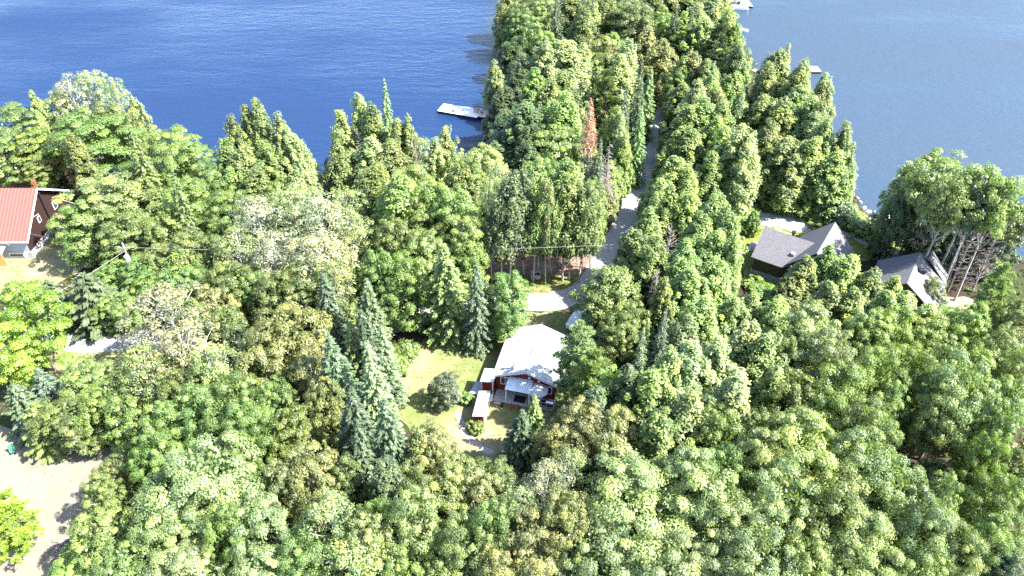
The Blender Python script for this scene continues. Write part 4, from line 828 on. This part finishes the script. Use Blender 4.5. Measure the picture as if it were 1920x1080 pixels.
 'maples': ('in the broad lower maple woods', 'the garage roof', (1720, 510), '''
M p 1532 577 140 14;M p 1582 608 130 14;M p 1500 612 100 12;D y 1662 575 100 11;M y 1702 575 100 11;D y 1762 580 100 10;D y 1832 562 90 11;M y 1652 640 130 14;M y 1732 642 110 13;D y 1800 625 90 12;D y 1872 640 90 12;D o 1900 600 80 11;M p 1830 665 145 15;M y 1600 680 140 14;M b 1562 720 120 12;D o 1502 690 120 13;D y 1908 735 90 13;M p 1642 742 120 14;M p 1790 700 100 13;D y 1690 700 80 12;
M p 1190 880 215 14;M p 1312 852 170 14;M p 1530 775 180 15;M y 1662 745 120 13;M p 1640 800 160 14;M p 1442 800 140 14;M b 1372 835 140 13;M p 1380 905 150 13;M p 1482 870 165 14;M p 1592 880 165 14;M p 1702 850 150 13;D y 1782 870 84 13;M p 1762 920 135 13;M p 1840 985 120 11;D y 1545 1005 120 11;M y 1925 640 110 12;D o 1935 820 120 11;D y 1915 700 90 11;D o 1925 560 90 10;M p 1432 985 150 12;M p 1645 970 150 12;M b 1905 880 120 12;M y 1740 1020 130 10;
M b 1890 970 110 11;D d 1770 862 80 7;M p 1120 985 180 11;M p 1262 1005 170 11;D d 1905 1020 100 9;P s 1900 1045 80 8;M y 1560 800 110 13;M p 1350 980 140 10;D o 1430 760 90 12;M b 1880 800 90 12'''),
 'south': ('in the mixed woods below the cabin deck', 'the woodshed', (900, 760), '''
S u 1210 618 52 13;S u 1248 573 50 14;S d 1192 658 60 11;C d 1180 690 80 12;D t 1150 762 120 12;D t 1062 795 110 10;C t 1182 840 100 11;D t 808 790 100 11;C o 790 800 66 11;D p 852 855 110 11;D o 770 860 90 11;D o 922 852 110 10;D t 890 880 90 11;B w 1025 878 110 12;B p 968 905 90 12;B p 1070 850 84 11;D t 1072 903 120 14;D t 990 950 140 12;D t 1010 1020 150 9;D y 922 930 110 13;D o 862 958 120 12;
D p 762 903 130 14;M b 700 920 90 12;D p 692 962 120 12;B p 640 1015 140 10;D y 742 1000 120 10;D b 700 1050 110 8;X g 842 940 40 11 1;D o 1085 1000 100 10;D p 655 950 90 12;D t 940 1005 120 10;D y 820 1010 120 9;C y 1230 780 90 12;D y 1150 680 90 11;M b 560 1000 130 10;D p 590 1050 130 7;D o 880 1060 140 7;C o 1240 850 80 11;B p 1110 930 60 10;D y 1160 830 80 10'''),
}
PROTO['K'] = []
me, cs = clump_crown('larch_crown', 3.6, .6, 10.2, 130, 85, .8, .15, 'oval', .9, .8, fill=1500); reg('K', me, trunk_mesh('trunk', 9.5, .18, cs, 12), 10.8, 4.1, 'leaf', 'bark'); KIND['K'] = ('larch_tree', 'round-crowned larch', 'tree', 10)
ORD = ['', 'second', 'third', 'fourth', 'fifth', 'sixth', 'seventh', 'eighth', 'ninth', 'tenth', 'eleventh', 'twelfth', 'thirteenth', 'fourteenth', 'fifteenth', 'sixteenth', 'seventeenth', 'eighteenth', 'nineteenth', 'twentieth'] + [f'{n}th' for n in range(21, 60)]
cntv = {}; ntree = 0
def plant(zone, k, tn, px, py, wpx, H, var, label):
    global ntree
    lst = PROTO[k]; cntv[k] = cntv.get(k, -1) + 1
    crown, trunk, H0, R0 = lst[var if var is not None else cntv[k] % len(lst)]
    X, Y = g(px, py, H); s = scale_at(X, Y, H * .55); R = wpx / s / 2
    sz = H / H0; sx = R / R0; rr = random.Random(int(px * 7 + py * 13))
    if k == 'C': sx *= 1.16
    nm, kw_, cat, _ = KIND[k]
    grp = {'tree': kw_ + 's ' + zone, 'shrub': 'shrubs ' + zone}[cat] if False else None
    root = thing(nm, label, cat, (X, Y, -.05), rr.uniform(0, 6.283), ZGRP[(zone, k)])
    root.rotation_euler = (rr.gauss(0, .025), rr.gauss(0, .025), rr.uniform(0, 6.283))
    pn = PART.get(k, ('crown', 'trunk')); c0 = TINT[tn]; j = rr.uniform(.84, 1.16); jr = rr.uniform(.93, 1.07)
    col = (c0[0] * j * jr, c0[1] * j, c0[2] * j * rr.uniform(.85, 1.15), 1)
    if crown is not None:
        o = bpy.data.objects.new(pn[0], crown); C.objects.link(o); o.parent = root; o.scale = (sx, sx, sz); o.color = col
    if trunk is not None:
        o = bpy.data.objects.new(pn[1], trunk); C.objects.link(o); o.parent = root; o.scale = (sx, sx, sz); o.color = col
    ntree += 1; return root, X, Y, R
TREEPOS = []; ZGRP = {}
for zn, (phr, anc, apx, txt) in ZONES.items():
    rows = []
    for e in txt.replace('\n', '').split(';'):
        q = e.split()
        if not q: continue
        rows.append((q[0], q[1], float(q[2]), float(q[3]), float(q[4]), float(q[5]) if len(q) > 5 else KIND[q[0]][3], int(q[6]) if len(q) > 6 else None))
    by = {}
    for r in rows: by.setdefault((r[0], r[1]), []).append(r)
    for k in {r[0] for r in rows}: ZGRP[(zn, k)] = f"{KIND[k][1]}s {phr}"
    for (k, tn), L in by.items():
        L.sort(key=lambda r: math.hypot(r[2] - apx[0], r[3] + 40 - apx[1]))
        for i, r in enumerate(L):
            base = f"{TWORD[tn]} {KIND[k][1]}"
            if len(L) == 1: lab = f"only {base} {phr}"
            else: lab = f"{base} {phr}, {('first ' if i == 0 else ORD[i] + ' ')}from {anc}"
            wds = lab.split()
            if len(wds) > 16: print('LONG', lab)
            root, X, Y, R = plant(zn, k, tn, *r[2:6], r[6], lab); TREEPOS.append((X, Y, R, k, r))
print('trees', ntree)
# a rusty crown of dry needles left on the top of the tall dead spruce, and lean of the grove birch
for o in list(C.objects):
    if o.get('label', '').startswith('only rust red dead tree'):
        rs = spruce('dry_needles', 20, 1.5, 26, 13.0, .4, .45, .13); rs.materials.append(M['needle'])
        c = bpy.data.objects.new('dry_needles', rs); C.objects.link(c); c.parent = o; c.color = (.27, .13, .075, 1); c.scale = (.9, .9, 1.0)
        o['label'] = 'tall dead spruce with a rust-orange top and grey lower branches'
    if o.get('label', '').startswith('only rust red shrub'): o['label'] = 'small dark red shrub beside the stone path in the garden'
    if o.get('label', '') == 'only silvery leafy tree around the cabin lawn': o['label'] = 'small round tree standing alone on the cabin lawn'
    if o.get('label', '').startswith('only grey thin birch'): o['label'] = 'pale forked birch trunk leaning out of the dark grove behind the garage'; o.rotation_euler = (0, R_(4), 0)

# ---------------------------------------------------------------- undergrowth below the trees (nobody could count it)
n = 15000; P = np.column_stack([rng.uniform(-110, 110, n), rng.uniform(28, 178, n)])
P = P[(np.abs(P[:, 0]) < 12 + P[:, 1] * .78) & (land_dist(P) > .8)]
keep = np.ones(len(P), bool)
for poly in CLEAR: keep &= ~inside(P, poly) & (seg_dist(P, poly) > .5)
for cx, cy, r in ((1.5, 61.5, 5.5), (-74, 88, 14), (38, 79, 6), (41, 78, 6), (49, 73, 6.5)): keep &= np.hypot(P[:, 0] - cx, P[:, 1] - cy) > r
P = P[keep]; ns = len(P); per = 16; idx = np.repeat(np.arange(ns), per)
sz = rng.uniform(.3, 1.0, ns) ** 1.3; d = rnd_dir(len(idx)); d[:, 2] = np.abs(d[:, 2])
c = np.column_stack([P, np.zeros(ns)])[idx] + d * (sz[idx] * rng.uniform(.5, 1, len(idx)))[:, None] * np.array([1, 1, 1.3]) + np.array([0, 0, .05])
ug = leaf_mesh('undergrowth', c, d + rng.normal(size=d.shape) * .5, rnd_dir(len(idx)), .17, .11, np.clip(.45 + .2 * wob(P, 6)[idx] + rng.normal(0, .13, len(idx)), 0, 1))
o = link('undergrowth', ug, M['undergrowth']); o.color = (.075, .10, .03, 1); tag(o, 'low green undergrowth covering the forest floor between trees', 'undergrowth', None, 'stuff')

# tufts of grass and weeds on the lawns, and litter on the sand
def tufts(name, polys, dens, size, col, label, hh=.12, cat='grass'):
    Cs = []
    for poly in polys:
        lo, hi = poly.min(0), poly.max(0); n = int(np.prod(np.minimum(hi, 200) - np.maximum(lo, -110)) * dens); Q = rng.uniform(np.maximum(lo, -110), hi, (n, 2)); k = inside(Q, poly) & (wob(Q, 1.6, 5) + rng.normal(0, .5, n) > .1); Cs.append(Q[k])
    Q = np.vstack(Cs); c = np.column_stack([Q, np.full(len(Q), .03)]); c = np.repeat(c, 4, 0) + rng.normal(0, [.07, .07, .0], (len(c) * 4, 3)); c[:, 2] += rng.uniform(0, hh, len(c))
    d = rnd_dir(len(c)); d[:, 2] = np.abs(d[:, 2]) + .6; me = leaf_mesh(name, c, rnd_dir(len(c)) + (0, 0, 1), d, size, size * .5, np.clip(rng.normal(.5, .2, len(c)), 0, 1))
    o = link(name, me, M['undergrowth']); o.color = (*col, 1); tag(o, label, cat, None, 'stuff')
tufts('grass', [CLEAR[0], CLEAR[1], CLEAR[2]], 3.0, .07, (.09, .12, .03), 'short uneven grass tufts on the open lawns')
tufts('ground_cover', [CLEAR[6], CLEAR[4]], 3.2, .11, (.10, .125, .035), 'weedy yellow-green ground cover on garden and roadside', .2, 'ground cover')
tufts('leaf_litter', [CLEAR[5]], .5, .08, (.10, .09, .05), 'scattered dark leaf litter and weeds over the pale sand', .03, 'leaf litter')
